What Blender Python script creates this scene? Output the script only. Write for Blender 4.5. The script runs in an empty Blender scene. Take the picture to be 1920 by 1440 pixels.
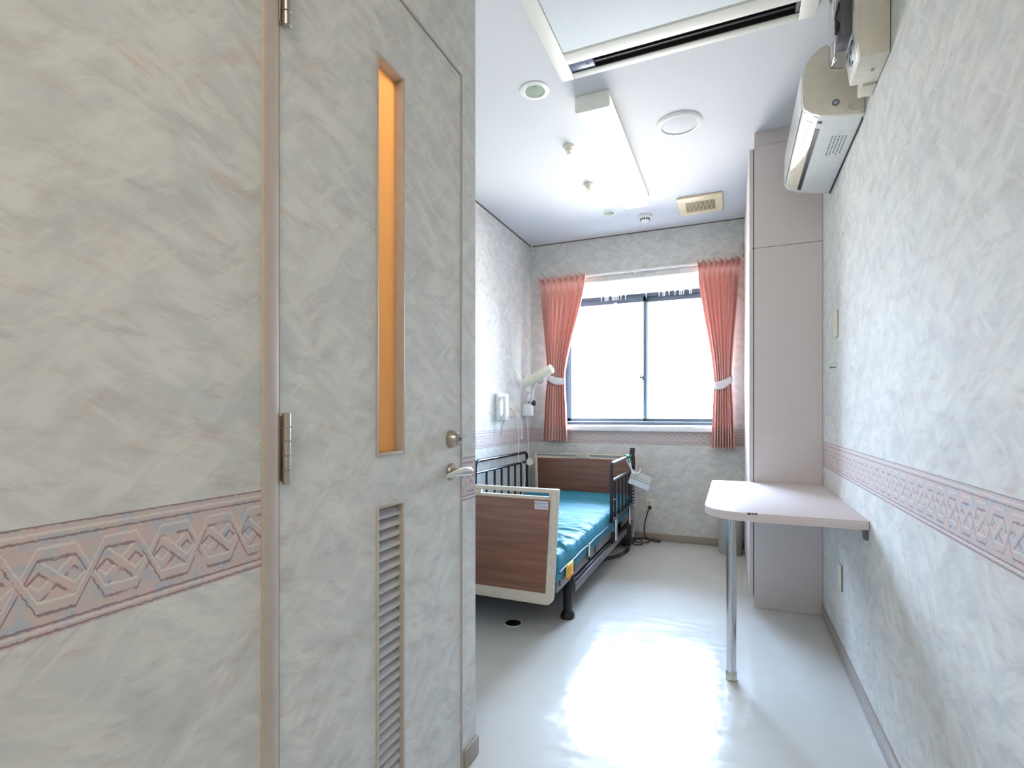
import bpy, bmesh, math, random
from mathutils import Vector, Matrix, noise
R = math.radians
random.seed(7)
SC = bpy.context.scene
COL = SC.collection

# ------------------------------------------------------------------ camera
CAM_H = 1.05
cam_d = bpy.data.cameras.new('camera'); cam = bpy.data.objects.new('camera', cam_d); COL.objects.link(cam)
cam_d.sensor_width = 36.0; cam_d.lens = 36.0 * 968.0 / 1920.0
cam_d.shift_y = 57.0 / 1920.0
cam_d.clip_start = 0.02
cam.location = (0, 0, CAM_H); cam.rotation_euler = (R(90), 0, 0.403)
SC.camera = cam

# ------------------------------------------------------------------ world, light, exposure
W = bpy.data.worlds.new('sky'); SC.world = W; W.use_nodes = True
bg = W.node_tree.nodes['Background']
# blue sky above, bright hazy sunlit ground below the horizon
_tc = W.node_tree.nodes.new('ShaderNodeTexCoord'); _sx = W.node_tree.nodes.new('ShaderNodeSeparateXYZ'); _mr = W.node_tree.nodes.new('ShaderNodeMapRange')
_mx = W.node_tree.nodes.new('ShaderNodeMix'); _mx.data_type = 'RGBA'
W.node_tree.links.new(_tc.outputs['Generated'], _sx.inputs[0]); W.node_tree.links.new(_sx.outputs[2], _mr.inputs[0])
_mr.inputs[1].default_value = -0.05; _mr.inputs[2].default_value = 0.40; W.node_tree.links.new(_mr.outputs[0], _mx.inputs[0])
_mx.inputs[6].default_value = (0.36, 0.36, 0.35, 1); _mx.inputs[7].default_value = (0.62, 0.86, 1.24, 1)
W.node_tree.links.new(_mx.outputs[2], bg.inputs[0]); bg.inputs[1].default_value = 50.0
SC.view_settings.view_transform = 'Standard'; SC.view_settings.look = 'None'
SC.view_settings.gamma = 1.0; SC.view_settings.use_curve_mapping = False
SC.view_settings.exposure = 0.62

TUBE_LIGHT = 6.0        # fluorescent diffuser
FILL_LIGHT = 7.8    # added unseen fill light behind the camera, shaped like that fitting
CLOSET_LIGHT = 13.5     # warm bulb behind the frosted pane (W)

def light(name, kind, loc, rot, energy, color, **kw):
    d = bpy.data.lights.new(name, kind); d.energy = energy; d.color = color
    for k, v in kw.items(): setattr(d, k, v)
    o = bpy.data.objects.new(name, d); o.location = loc; o.rotation_euler = rot; COL.objects.link(o)
    return o
light('window_daylight_portal', 'AREA', (-0.755, 5.08, 1.58), (R(-90), 0, 0), 1.0, (1, 1, 1), shape='RECTANGLE', size=1.62, size_y=1.25)
bpy.data.lights['window_daylight_portal'].cycles.is_portal = True
light('closet_bulb_light', 'POINT', (-1.15, 1.0, 2.2), (0, 0, 0), CLOSET_LIGHT, (1.0, 0.84, 0.60), shadow_soft_size=0.06)

# ------------------------------------------------------------------ layout (metres, floor z = 0)
XR, XL, XF, YB, ZC = 0.435, -0.728, -1.70, 4.43, 2.59
YP = 1.42               # end of the closet partition

# ------------------------------------------------------------------ node helpers
def s2l(c):
    return tuple(((v/255.0) / 12.92 if v/255.0 <= 0.04045 else ((v/255.0 + 0.055) / 1.055) ** 2.4) for v in c)
class X:
    """a little arithmetic on node sockets"""
    def __init__(s, nt, sock): s.nt, s.k = nt, sock
    def m(s, op, *o, clamp=False):
        n = s.nt.nodes.new('ShaderNodeMath'); n.operation = op; n.use_clamp = clamp
        for i, v in enumerate((s,) + o):
            if isinstance(v, X): s.nt.links.new(v.k, n.inputs[i])
            else: n.inputs[i].default_value = v
        return X(s.nt, n.outputs[0])
    def __add__(s, o): return s.m('ADD', o)
    def __sub__(s, o): return s.m('SUBTRACT', o)
    def __mul__(s, o): return s.m('MULTIPLY', o)
    def step(s, a, b):                    # smooth ramp a..b -> 0..1
        n = s.nt.nodes.new('ShaderNodeMapRange'); n.interpolation_type = 'SMOOTHSTEP'
        s.nt.links.new(s.k, n.inputs[0]); n.inputs[1].default_value = a; n.inputs[2].default_value = b
        return X(s.nt, n.outputs[0])
def mat_base(name):
    m = bpy.data.materials.new(name); m.use_nodes = True
    return m, m.node_tree, m.node_tree.nodes['Principled BSDF']
def coords(nt, kind='UV', loc=(0, 0, 0), rot=(0, 0, 0), scale=(1, 1, 1), src=None):
    if src is None:
        tc = nt.nodes.new('ShaderNodeTexCoord'); src = tc.outputs[kind]
    mp = nt.nodes.new('ShaderNodeMapping'); nt.links.new(src, mp.inputs[0])
    mp.inputs[1].default_value = loc; mp.inputs[2].default_value = rot; mp.inputs[3].default_value = scale
    return mp.outputs[0]
def nz(nt, vec, scale=1.0, detail=3.0, rough=0.55, dist=0.0, color=False):
    n = nt.nodes.new('ShaderNodeTexNoise'); nt.links.new(vec, n.inputs['Vector'])
    n.inputs['Scale'].default_value = scale; n.inputs['Detail'].default_value = detail
    n.inputs['Roughness'].default_value = rough; n.inputs['Distortion'].default_value = dist
    return n.outputs['Color'] if color else X(nt, n.outputs['Fac'])
def cmix(nt, fac, a, b):
    n = nt.nodes.new('ShaderNodeMix'); n.data_type = 'RGBA'
    if isinstance(fac, X): nt.links.new(fac.k, n.inputs[0])
    else: n.inputs[0].default_value = fac
    for i, v in ((6, a), (7, b)):
        if isinstance(v, tuple): n.inputs[i].default_value = (*v[:3], 1)
        else: nt.links.new(v, n.inputs[i])
    return n.outputs[2]
def bump(nt, b, h, strength, dist=0.002):
    n = nt.nodes.new('ShaderNodeBump'); n.inputs['Strength'].default_value = strength; n.inputs['Distance'].default_value = dist
    nt.links.new(h.k, n.inputs['Height']); nt.links.new(n.outputs[0], b.inputs['Normal'])

def plain(name, rgb, rough=0.5, metal=0.0, var=0.04, scale=40, bmp=0.0, spec=0.5, coat=0.0):
    """paint / plastic / metal with a faint procedural mottling"""
    m, nt, b = mat_base(name)
    c = s2l(rgb); v = coords(nt, 'Object')
    f = nz(nt, v, scale, 3).step(0.3, 0.7)
    col = cmix(nt, f, tuple(x * (1 - var) for x in c), tuple(min(1, x * (1 + var)) for x in c))
    nt.links.new(col, b.inputs['Base Color'])
    b.inputs['Roughness'].default_value = rough; b.inputs['Metallic'].default_value = metal
    b.inputs['Specular IOR Level'].default_value = spec; b.inputs['Coat Weight'].default_value = coat
    if bmp: bump(nt, b, nz(nt, v, scale * 6, 2), bmp, 0.001)
    return m
def glow(name, rgb, strength, base=(240, 240, 235)):
    m, nt, b = mat_base(name)
    b.inputs['Base Color'].default_value = (*s2l(base), 1)
    b.inputs['Emission Color'].default_value = (*s2l(rgb), 1); b.inputs['Emission Strength'].default_value = strength
    b.inputs['Roughness'].default_value = 0.4
    return m

BASE_A, BASE_B = (219, 219, 213), (206, 207, 203)
def wallpaper(name, border=None):
    m, nt, b = mat_base(name)
    tc = nt.nodes.new('ShaderNodeTexCoord'); uv0 = tc.outputs['UV']
    uv = coords(nt, src=uv0, scale=(1.35, 1.35, 1))
    # bend the strokes a little
    wob = nz(nt, coords(nt, src=uv, scale=(1, 1, 1)), 3.0, 2, color=True)
    va = nt.nodes.new('ShaderNodeVectorMath'); va.operation = 'MULTIPLY_ADD'
    nt.links.new(wob, va.inputs[0]); va.inputs[1].default_value = (0.07, 0.07, 0); nt.links.new(uv, va.inputs[2])
    src = va.outputs[0]
    def stroke(ang, sl, ss, off, lo, hi, detail=4, rough=0.6):
        v = coords(nt, src=coords(nt, src=src, rot=(0, 0, R(ang)), loc=(off, off * .7, 0)), scale=(sl, ss, 1))
        return nz(nt, v, 1.0, detail, rough).step(lo, hi)
    pick = nz(nt, coords(nt, src=uv, loc=(3, 5, 0)), 5.0, 1).step(0.44, 0.56)
    pick2 = nz(nt, coords(nt, src=uv, loc=(13, 1, 0)), 4.0, 1).step(0.50, 0.60)
    # daubed ground
    d1 = stroke(28, 5, 17, 0, 0.42, 0.60); d2 = stroke(-48, 5, 15, 4, 0.42, 0.60)
    day = d1 * (pick.m('MULTIPLY_ADD', -1.0, 1.0)) + d2 * pick
    col = cmix(nt, day, s2l(BASE_B), s2l(BASE_A))
    blue = nz(nt, coords(nt, src=uv, loc=(7, 2, 0)), 4.5, 3).step(0.50, 0.70)
    col = cmix(nt, blue * 0.55, col, s2l((192, 197, 196)))
    # pink dry brush
    p1 = stroke(14, 4, 22, 9, 0.47, 0.68, 6, 0.75); p2 = stroke(-40, 4, 20, 2, 0.47, 0.68, 6, 0.75)
    pk = (p1 * (pick2.m('MULTIPLY_ADD', -1.0, 1.0)) + p2 * pick2)
    area = nz(nt, coords(nt, src=uv, loc=(1, 9, 0)), 6.0, 2).step(0.38, 0.62)
    br = stroke(14, 12, 190, 5, 0.36, 0.62, 3, 0.6) * (pick2.m('MULTIPLY_ADD', -1.0, 1.0)) + stroke(-40, 12, 190, 3, 0.36, 0.62, 3, 0.6) * pick2
    col = cmix(nt, pk * area * (br * 0.6 + 0.4) * 0.68, col, s2l((206, 176, 163)))
    mv = nz(nt, coords(nt, src=src, rot=(0, 0, .4), loc=(4, 3, 0), scale=(5, 20, 1)), 1, 6, 0.72).step(0.48, 0.70)
    col = cmix(nt, mv * (br * 0.5 + 0.5) * 0.65, col, s2l((184, 178, 176)))
    # pale sweeps and thin crossing strokes
    w1 = stroke(-42, 5, 20, 6, 0.52, 0.62, 5, 0.65); w2 = stroke(33, 5, 20, 1, 0.52, 0.62, 5, 0.65)
    ws = w1 * pick + w2 * (pick.m('MULTIPLY_ADD', -1.0, 1.0))
    col = cmix(nt, ws * 0.42, col, s2l((226, 226, 218)))
    t1 = stroke(-36, 4, 44, 8, 0.67, 0.72, 1, 0.4)
    col = cmix(nt, t1 * 0.45, col, s2l((224, 223, 213)))
    rough = 0.75
    grain = nz(nt, coords(nt, src=uv), 900, 2)
    h = grain * 0.5
    if border:
        zc = border; PERIOD = 0.0695
        sep = nt.nodes.new('ShaderNodeSeparateXYZ'); nt.links.new(uv0, sep.inputs[0])
        u = X(nt, sep.outputs[0]); z = X(nt, sep.outputs[1])
        jit = nz(nt, coords(nt, src=uv0), 160, 2)
        V = (z - zc) * (1 / 0.047) + (jit - 0.5) * 0.10
        U = u * (1 / PERIOD) + (jit - 0.5) * 0.04
        aV = V.m('ABSOLUTE')
        inb = (z - zc).m('ABSOLUTE').m('LESS_THAN', 0.065)
        def tri(w, per):   # triangle wave -1..1
            t = (w * (1 / per)).m('FRACT')
            return (t - 0.5).m('ABSOLUTE') * 4 - 1
        def line(d, w): return (d.m('ABSOLUTE') - w).m('MULTIPLY', -1 / (w * 0.6)).m('ADD', 0.0, clamp=True)
        t1_ = (tri(U, 2.0) * 1.45).m('MAXIMUM', -0.66).m('MINIMUM', 0.66)
        t2_ = tri(U + 0.25, 1.0) * 0.36
        dark = None; lite = None; vis = None
        for s in (t1_, t1_ * -1.0, t2_, t2_ * -1.0):
            dd = line(V - s + 0.15, 0.06); ll = line(V - s - 0.15, 0.05)
            if vis is not None: dd = dd * vis; ll = ll * vis
            dark = dd if dark is None else dark.m('MAXIMUM', dd); lite = ll if lite is None else lite.m('MAXIMUM', ll)
            out = (V - s).m('ABSOLUTE').m('GREATER_THAN', 0.19)
            vis = out if vis is None else vis * out
        brk = nz(nt, coords(nt, src=uv0), 45, 2).step(0.34, 0.5)
        inner = aV.m('LESS_THAN', 0.98)
        dark = dark * inner * brk; lite = lite * inner
        for p in (1.02, 1.36): dark = dark.m('MAXIMUM', line(V - p, 0.04))
        for p in (-1.02 - .05, -1.30): dark = dark.m('MAXIMUM', line(V - p, 0.045))
        for p in (1.18, -1.17): lite = lite.m('MAXIMUM', line(V - p, 0.05))
        a = nz(nt, coords(nt, src=uv0, loc=(3, 3, 0)), 38, 5, 0.7).step(0.44, 0.58)
        c_ = nz(nt, coords(nt, src=uv0, loc=(8, 1, 0)), 34, 5, 0.7).step(0.50, 0.62)
        bc = cmix(nt, a, s2l((198, 188, 182)), s2l((210, 184, 178)))
        bc = cmix(nt, c_, bc, s2l((180, 184, 192)))
        sp = nz(nt, coords(nt, src=uv0), 420, 2).step(0.5, 0.7)
        bc = cmix(nt, sp * 0.35, bc, s2l((206, 200, 194)))
        bc = cmix(nt, dark * 0.78, bc, s2l((134, 108, 116)))
        bc = cmix(nt, lite * 0.75, bc, s2l((222, 214, 206)))
        col = cmix(nt, inb, col, bc)
    nt.links.new(col, b.inputs['Base Color'])
    b.inputs['Roughness'].default_value = rough; b.inputs['Specular IOR Level'].default_value = 0.25
    bump(nt, b, h, 0.25, 0.0006)
    return m

M = {}
M['wall_l'] = wallpaper('wallpaper_left', 0.858)
M['wall_r'] = wallpaper('wallpaper_right', 0.845)
M['wall_b'] = wallpaper('wallpaper_back', 0.862)
M['wall_door'] = wallpaper('wallpaper_door')
def mk_ceiling():
    m, nt, b = mat_base('ceiling_vinyl')
    v = coords(nt, 'UV'); f = nz(nt, v, 260, 3).step(0.35, 0.65)
    nt.links.new(cmix(nt, f, s2l((206, 207, 208)), s2l((219, 219, 220))), b.inputs['Base Color'])
    b.inputs['Roughness'].default_value = 0.85; bump(nt, b, nz(nt, v, 260, 3), 0.35, 0.001); return m
M['ceiling'] = mk_ceiling()
def mk_floor():
    m, nt, b = mat_base('floor_vinyl')
    v = coords(nt, 'UV')
    f = nz(nt, v, 2.2, 4).step(0.3, 0.7); g = nz(nt, v, 140, 2).step(0.35, 0.65)
    col = cmix(nt, f, s2l((196, 195, 188)), s2l((204, 204, 199)))
    col = cmix(nt, g * 0.25, col, s2l((205, 203, 195)))
    nt.links.new(col, b.inputs['Base Color'])
    sc = nz(nt, coords(nt, 'UV', rot=(0, 0, R(20)), scale=(1.2, 9, 1)), 3, 5, 0.7)
    rg = sc.step(0.3, 0.75) * 0.12 + 0.10
    nt.links.new(rg.k, b.inputs['Roughness'])
    b.inputs['Specular IOR Level'].default_value = 0.36
    h = nz(nt, coords(nt, 'UV', rot=(0, 0, R(-12)), scale=(1, .6, 1)), 5.5, 3, 0.5) * 1.0 + nz(nt, v, 24, 2) * 0.10
    bump(nt, b, h, 0.42, 0.010); return m
M['floor'] = mk_floor()
def mk_laminate(name, a, b_, rough):
    m, nt, b = mat_base(name)
    f = nz(nt, coords(nt, 'UV', scale=(3, 90, 1)), 1, 4).step(0.35, 0.65)
    nt.links.new(cmix(nt, f, s2l(a), s2l(b_)), b.inputs['Base Color'])
    b.inputs['Roughness'].default_value = rough; return m
M['laminate'] = mk_laminate('wardrobe_laminate', (212, 203, 200), (215, 206, 203), 0.42)
M['table'] = mk_laminate('table_laminate', (212, 200, 199), (221, 210, 209), 0.55)
def mk_wood():
    m, nt, b = mat_base('bed_wood_panel')
    v = coords(nt, 'UV', scale=(1.6, 34, 1)); f = nz(nt, v, 1.0, 6, 0.65, 0.4).step(0.30, 0.72)
    g = nz(nt, coords(nt, 'UV', scale=(4, 170, 1)), 1, 3).step(0.45, 0.62)
    col = cmix(nt, f, s2l((112, 74, 58)), s2l((138, 96, 77)))
    col = cmix(nt, g * 0.30, col, s2l((100, 66, 52)))
    nt.links.new(col, b.inputs['Base Color']); b.inputs['Roughness'].default_value = 0.42; return m
M['wood'] = mk_wood()
def mk_cloth(name, a, b_, rough=0.8, trans=0.0, sheen=0.0, weave=900):
    m, nt, b = mat_base(name)
    v = coords(nt, 'UV'); f = nz(nt, v, 30, 3).step(0.3, 0.7)
    col = cmix(nt, f, s2l(a), s2l(b_)); nt.links.new(col, b.inputs['Base Color'])
    b.inputs['Roughness'].default_value = rough; b.inputs['Sheen Weight'].default_value = sheen
    bump(nt, b, nz(nt, v, weave, 1), 0.15, 0.0004)
    if name.startswith('teal'): b.inputs['Specular IOR Level'].default_value = 0.25
    if trans:
        t = nt.nodes.new('ShaderNodeBsdfTranslucent'); nt.links.new(col, t.inputs[0])
        mx = nt.nodes.new('ShaderNodeMixShader'); mx.inputs[0].default_value = trans
        nt.links.new(b.outputs[0], mx.inputs[1]); nt.links.new(t.outputs[0], mx.inputs[2])
        nt.links.new(mx.outputs[0], nt.nodes['Material Output'].inputs[0])
    return m
M['curtain'] = mk_cloth('salmon_curtain_cloth', (240, 190, 178), (244, 197, 186), trans=0.16, sheen=0.1)
M['tieback'] = mk_cloth('white_tieback_cloth', (238, 232, 232), (246, 240, 240), trans=0.15)
M['mattress'] = mk_cloth('teal_mattress_cover', (44, 122, 142), (50, 130, 150), rough=0.58, weave=300)
def mk_glass(name, tint=(1, 1, 1)):
    m, nt, b = mat_base(name); nt.nodes.remove(b)
    t = nt.nodes.new('ShaderNodeBsdfTransparent'); t.inputs[0].default_value = (*tint, 1)
    g = nt.nodes.new('ShaderNodeBsdfGlossy'); g.inputs['Roughness'].default_value = 0.02
    fr = nt.nodes.new('ShaderNodeFresnel'); fr.inputs[0].default_value = 1.45
    mx = nt.nodes.new('ShaderNodeMixShader')
    nt.links.new(fr.outputs[0], mx.inputs[0]); nt.links.new(t.outputs[0], mx.inputs[1]); nt.links.new(g.outputs[0], mx.inputs[2])
    nt.links.new(mx.outputs[0], nt.nodes['Material Output'].inputs[0]); return m
M['glass'] = mk_glass('window_glass'); M['clear_plastic'] = mk_glass('clear_plastic', (0.90, 0.91, 0.93))
def mk_amber():
    m, nt, b = mat_base('amber_frosted_pane')
    v = coords(nt, 'UV'); f = nz(nt, v, 220, 2)
    col = cmix(nt, f, s2l((240, 206, 160)), s2l((248, 216, 172)))
    t = nt.nodes.new('ShaderNodeBsdfTranslucent'); nt.links.new(col, t.inputs[0]); nt.links.new(col, b.inputs['Base Color'])
    b.inputs['Roughness'].default_value = 0.35
    bump(nt, b, f, 0.4, 0.001)
    mx = nt.nodes.new('ShaderNodeMixShader'); mx.inputs[0].default_value = 0.72
    nt.links.new(b.outputs[0], mx.inputs[1]); nt.links.new(t.outputs[0], mx.inputs[2])
    nt.links.new(mx.outputs[0], nt.nodes['Material Output'].inputs[0]); return m
M['amber'] = mk_amber()
M['trim'] = plain('beige_painted_trim', (188, 176, 164), 0.5)
M['louver'] = plain('grey_louver_paint', (196, 194, 196), 0.5)
M['baseboard'] = plain('taupe_vinyl_skirting', (160, 149, 136), 0.45)
M['white'] = plain('white_paint', (240, 240, 240), 0.5)
M['white_pl'] = plain('white_plastic', (236, 236, 230), 0.35)
M['panel'] = plain('pale_grey_panel', (214, 220, 222), 0.75, var=.01)
M['frame_c'] = plain('pale_cream_plastic', (224, 221, 210), 0.5, var=.015)
M['cream'] = plain('cream_plastic', (226, 220, 200), 0.4)
M['ivory'] = plain('ivory_ac_plastic', (226, 220, 205), 0.30)
M['gloss_w'] = plain('glossy_white_plastic', (232, 234, 230), 0.12, coat=0.3)
M['flap'] = plain('glossy_flap_plastic', (222, 212, 188), 0.06, coat=0.5)
M['vent'] = plain('aged_cream_plastic', (232, 214, 174), 0.45)
M['dark'] = plain('dark_recess', (26, 24, 24), 0.7)
M['black'] = plain('black_plastic', (24, 22, 24), 0.4)
M['bronze'] = plain('dark_bronze_tube', (64, 58, 62), 0.26, metal=0.75)
M['blackmetal'] = plain('dark_frame_enamel', (38, 33, 36), 0.35, metal=0.2)
M['greymetal'] = plain('grey_frame_enamel', (120, 116, 120), 0.35, metal=0.3)
M['chrome'] = plain('chrome', (205, 205, 208), 0.16, metal=1.0)
M['steel'] = plain('satin_steel', (186, 176, 164), 0.28, metal=1.0)
M['satin'] = plain('satin_silver', (214, 212, 206), 0.30, metal=0.85)
M['alu_dark'] = plain('dark_window_aluminium', (78, 92, 104), 0.35, metal=0.3)
M['alu_light'] = plain('pale_window_gasket', (190, 200, 198), 0.4)
M['board'] = plain('beige_bed_plastic', (202, 192, 174), 0.42)
M['bin'] = plain('grey_bin_plastic', (182, 180, 178), 0.4)
M['grey_mesh'] = plain('speaker_mesh', (196, 196, 198), 0.7, bmp=0.6, scale=120)
M['navy'] = plain('navy_piping', (24, 44, 84), 0.5)
M['slate'] = plain('slate_blue_plastic', (104, 116, 138), 0.35)
M['yellow'] = plain('yellow_tag', (236, 196, 60), 0.5)
M['orange'] = plain('orange_print', (214, 110, 40), 0.5)
M['ink'] = plain('grey_ink', (120, 130, 140), 0.6)
M['blue_ink'] = plain('blue_green_ink', (60, 130, 140), 0.6)
M['green'] = plain('green_pin_plastic', (20, 150, 110), 0.4)
M['cordw'] = plain('white_cord', (232, 230, 226), 0.5)
M['coil'] = plain('grey_coiled_cord', (176, 176, 184), 0.4)
M['sticker'] = plain('pale_sticker', (214, 206, 214), 0.5)
M['shade'] = plain('pale_yellow_shade', (232, 230, 206), 0.35)
M['reflector'] = plain('pale_green_reflector', (222, 234, 216), 0.35)
M['gap'] = plain('shadow_gap_brown', (110, 92, 78), 0.7)
M['diffuser'] = glow('lit_diffuser', (255, 253, 246), TUBE_LIGHT)
M['diffuser_side'] = glow('lit_diffuser_side', (255, 252, 244), 0.55)
M['fill_diffuser'] = glow('fill_lit_diffuser', (255, 240, 220), FILL_LIGHT)
M['bulb'] = glow('warm_bulb', (255, 190, 110), 4.0)
M['printed'] = plain('plastic_card', (206, 214, 224), 0.2)

# ------------------------------------------------------------------ mesh helpers
def wloc(o):
    v = Vector((0, 0, 0))
    while o is not None: v += o.location; o = o.parent
    return v
def tag(o, label=None, cat=None, group=None, kind=None):
    for k, v in (('label', label), ('category', cat), ('group', group), ('kind', kind)):
        if v: o[k] = v
    return o
def thing(name, label, cat, loc, group=None):
    o = bpy.data.objects.new(name, None); COL.objects.link(o); o.location = loc; o.empty_display_size = 0.05
    return tag(o, label, cat, group)
class MB:
    def __init__(s): s.bm = bmesh.new()
    def _fin(s, vs, bev, seg, mtx):
        if bev:
            vset = set(vs); es = [e for e in s.bm.edges if e.verts[0] in vset and e.verts[1] in vset]
            r = bmesh.ops.bevel(s.bm, geom=es, offset=bev, segments=seg, affect='EDGES', profile=0.5, clamp_overlap=True)
            vs = list({v for f in r['faces'] for v in f.verts} | {v for v in vs if v.is_valid})
        if mtx is not None: bmesh.ops.transform(s.bm, matrix=mtx, verts=vs)
        return s
    def box(s, x0, x1, y0, y1, z0, z1, bev=0, seg=2, mtx=None):
        P = [(x, y, z) for x in (x0, x1) for y in (y0, y1) for z in (z0, z1)]
        v = [s.bm.verts.new(p) for p in P]
        for f in ((0, 1, 3, 2), (4, 6, 7, 5), (0, 4, 5, 1), (2, 3, 7, 6), (0, 2, 6, 4), (1, 5, 7, 3)):
            s.bm.faces.new([v[i] for i in f])
        return s._fin(v, bev, seg, mtx)
    def prism(s, pts, axis, a0, a1, bev=0, seg=2, mtx=None):
        def P(p, a):
            return {'x': (a, p[0], p[1]), 'y': (p[0], a, p[1]), 'z': (p[0], p[1], a)}[axis]
        A = [s.bm.verts.new(P(p, a0)) for p in pts]; B = [s.bm.verts.new(P(p, a1)) for p in pts]; n = len(pts)
        fs = [s.bm.faces.new(A), s.bm.faces.new(B[::-1])]
        fs += [s.bm.faces.new([A[(i + 1) % n], A[i], B[i], B[(i + 1) % n]]) for i in range(n)]
        bmesh.ops.recalc_face_normals(s.bm, faces=fs)
        return s._fin(A + B, bev, seg, mtx)
    def lathe(s, prof, c=(0, 0, 0), axis=(0, 0, 1), seg=32, sx=1.0, sy=1.0):
        q = Vector((0, 0, 1)).rotation_difference(Vector(axis).normalized()).to_matrix()
        c = Vector(c); rings = []
        for r, z in prof:
            if r < 1e-6: rings.append([s.bm.verts.new(c + q @ Vector((0, 0, z)))])
            else: rings.append([s.bm.verts.new(c + q @ Vector((r * sx * math.cos(2 * math.pi * i / seg), r * sy * math.sin(2 * math.pi * i / seg), z))) for i in range(seg)])
        fs = []
        for a, b in zip(rings, rings[1:]):
            for i in range(seg):
                j = (i + 1) % seg
                if len(a) == 1 and len(b) == 1: continue
                if len(a) == 1: fs.append(s.bm.faces.new([a[0], b[i], b[j]]))
                elif len(b) == 1: fs.append(s.bm.faces.new([a[i], b[0], a[j]]))
                else: fs.append(s.bm.faces.new([a[i], b[i], b[j], a[j]]))
        open_ = abs(prof[0][0] - prof[-1][0]) < .002 and abs(prof[0][1] - prof[-1][1]) < .002   # closed profile: no end discs
        for ring in (() if open_ else (rings[0], rings[-1])):
            if len(ring) > 1: fs.append(s.bm.faces.new(ring))
        bmesh.ops.recalc_face_normals(s.bm, faces=fs)
        return s
    def cyl(s, p0, p1, r, seg=24, bev=0.0):
        p0 = Vector(p0); p1 = Vector(p1); L = (p1 - p0).length
        prof = [(0, 0), (r - bev, 0), (r, bev), (r, L - bev), (r - bev, L), (0, L)] if bev else [(0, 0), (r, 0), (r, L), (0, L)]
        return s.lathe(prof, p0, p1 - p0, seg)
    def tube(s, pts, r, seg=8, closed=False):
        pts = [Vector(p) for p in pts]; n = len(pts); rings = []; up = None
        for i, p in enumerate(pts):
            if closed: t = pts[(i + 1) % n] - pts[i - 1]
            else: t = pts[min(i + 1, n - 1)] - pts[max(i - 1, 0)]
            t.normalize()
            if up is None: up = t.orthogonal().normalized()
            up = (up - t * up.dot(t)); up = up.normalized() if up.length > 1e-6 else t.orthogonal().normalized()
            w = t.cross(up)
            rings.append([s.bm.verts.new(p + (up * math.cos(a) + w * math.sin(a)) * r) for a in (2 * math.pi * k / seg for k in range(seg))])
        pr = list(zip(rings, rings[1:])) + ([(rings[-1], rings[0])] if closed else [])
        for a, b in pr:
            for k in range(seg): s.bm.faces.new([a[k], a[(k + 1) % seg], b[(k + 1) % seg], b[k]])
        if not closed: s.bm.faces.new(rings[0][::-1]); s.bm.faces.new(rings[-1])
        return s
    def grid(s, fn, nu, nv):
        g = [[s.bm.verts.new(fn(i / nu, j / nv)) for j in range(nv + 1)] for i in range(nu + 1)]
        for i in range(nu):
            for j in range(nv): s.bm.faces.new([g[i][j], g[i + 1][j], g[i + 1][j + 1], g[i][j + 1]])
        return s
    def build(s, name, mat, parent=None, smooth=True, solid=0.0, sharp=35):
        me = bpy.data.meshes.new(name)
        bm = s.bm
        bmesh.ops.recalc_face_normals(bm, faces=bm.faces[:])
        uvl = bm.loops.layers.uv.new('UVMap')
        for f in bm.faces:
            n = f.normal; a = max(range(3), key=lambda i: abs(n[i]))
            for l in f.loops:
                c = l.vert.co
                l[uvl].uv = (c.y, c.z) if a == 0 else ((c.x, c.z) if a == 1 else (c.x, c.y))
        if parent is not None: bmesh.ops.translate(bm, vec=-wloc(parent), verts=bm.verts[:])
        bm.to_mesh(me); bm.free()
        me.materials.append(mat)
        if smooth:
            me.shade_smooth(); me.set_sharp_from_angle(angle=R(sharp))
        o = bpy.data.objects.new(name, me); COL.objects.link(o)
        if parent is not None: o.parent = parent
        if solid:
            md = o.modifiers.new('thickness', 'SOLIDIFY'); md.thickness = solid; md.offset = 0
        return o
def top(o):
    """give a top-level one-mesh object an origin at the middle of its base"""
    vs = [v.co for v in o.data.vertices]
    c = Vector(((min(v.x for v in vs) + max(v.x for v in vs)) / 2, (min(v.y for v in vs) + max(v.y for v in vs)) / 2, min(v.z for v in vs)))
    o.data.transform(Matrix.Translation(-c)); o.location = c
    return o
def struct(o): o['kind'] = 'structure'; return o
def cut(o, *boxes):
    """carve boxes out of an object's mesh"""
    m = MB()
    for b in boxes: m.box(*b)
    c = m.build('cutter', M['white'])
    c.location = wloc(o) * 0
    md = o.modifiers.new('b', 'BOOLEAN'); md.operation = 'DIFFERENCE'; md.object = c; md.solver = 'EXACT'
    off = wloc(o); c.location = (0, 0, 0)
    bpy.context.view_layer.update()
    dg = bpy.context.evaluated_depsgraph_get()
    me = bpy.data.meshes.new_from_object(o.evaluated_get(dg)); o.modifiers.clear()
    old = o.data; o.data = me; me.name = old.name
    cm = c.data; bpy.data.objects.remove(c); bpy.data.meshes.remove(cm)
    return o
def bez(pts, n=12):
    """Catmull-Rom through points"""
    P = [Vector(p) for p in pts]; P = [P[0]] + P + [P[-1]]; out = []
    for i in range(1, len(P) - 2):
        for k in range(n):
            t = k / n; a, b, c, d = P[i - 1:i + 3]
            out.append(0.5 * ((2 * b) + (c - a) * t + (2 * a - 5 * b + 4 * c - d) * t * t + (3 * b - a - 3 * c + d) * t ** 3))
    out.append(P[-2]); return out
def coil(path, r, turns, n=10):
    """helix wound round a path"""
    P = [Vector(p) for p in path]; N = int(turns * n); out = []; up = Vector((0.3, 1, 0.1)).normalized()
    for i in range(N + 1):
        t = i / N * (len(P) - 1); k = min(int(t), len(P) - 2); f = t - k
        c = P[k].lerp(P[k + 1], f); d = (P[k + 1] - P[k]).normalized()
        u = (up - d * up.dot(d)).normalized(); w = d.cross(u); a = 2 * math.pi * i / n
        out.append(c + (u * math.cos(a) + w * math.sin(a)) * r)
    return out

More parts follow.
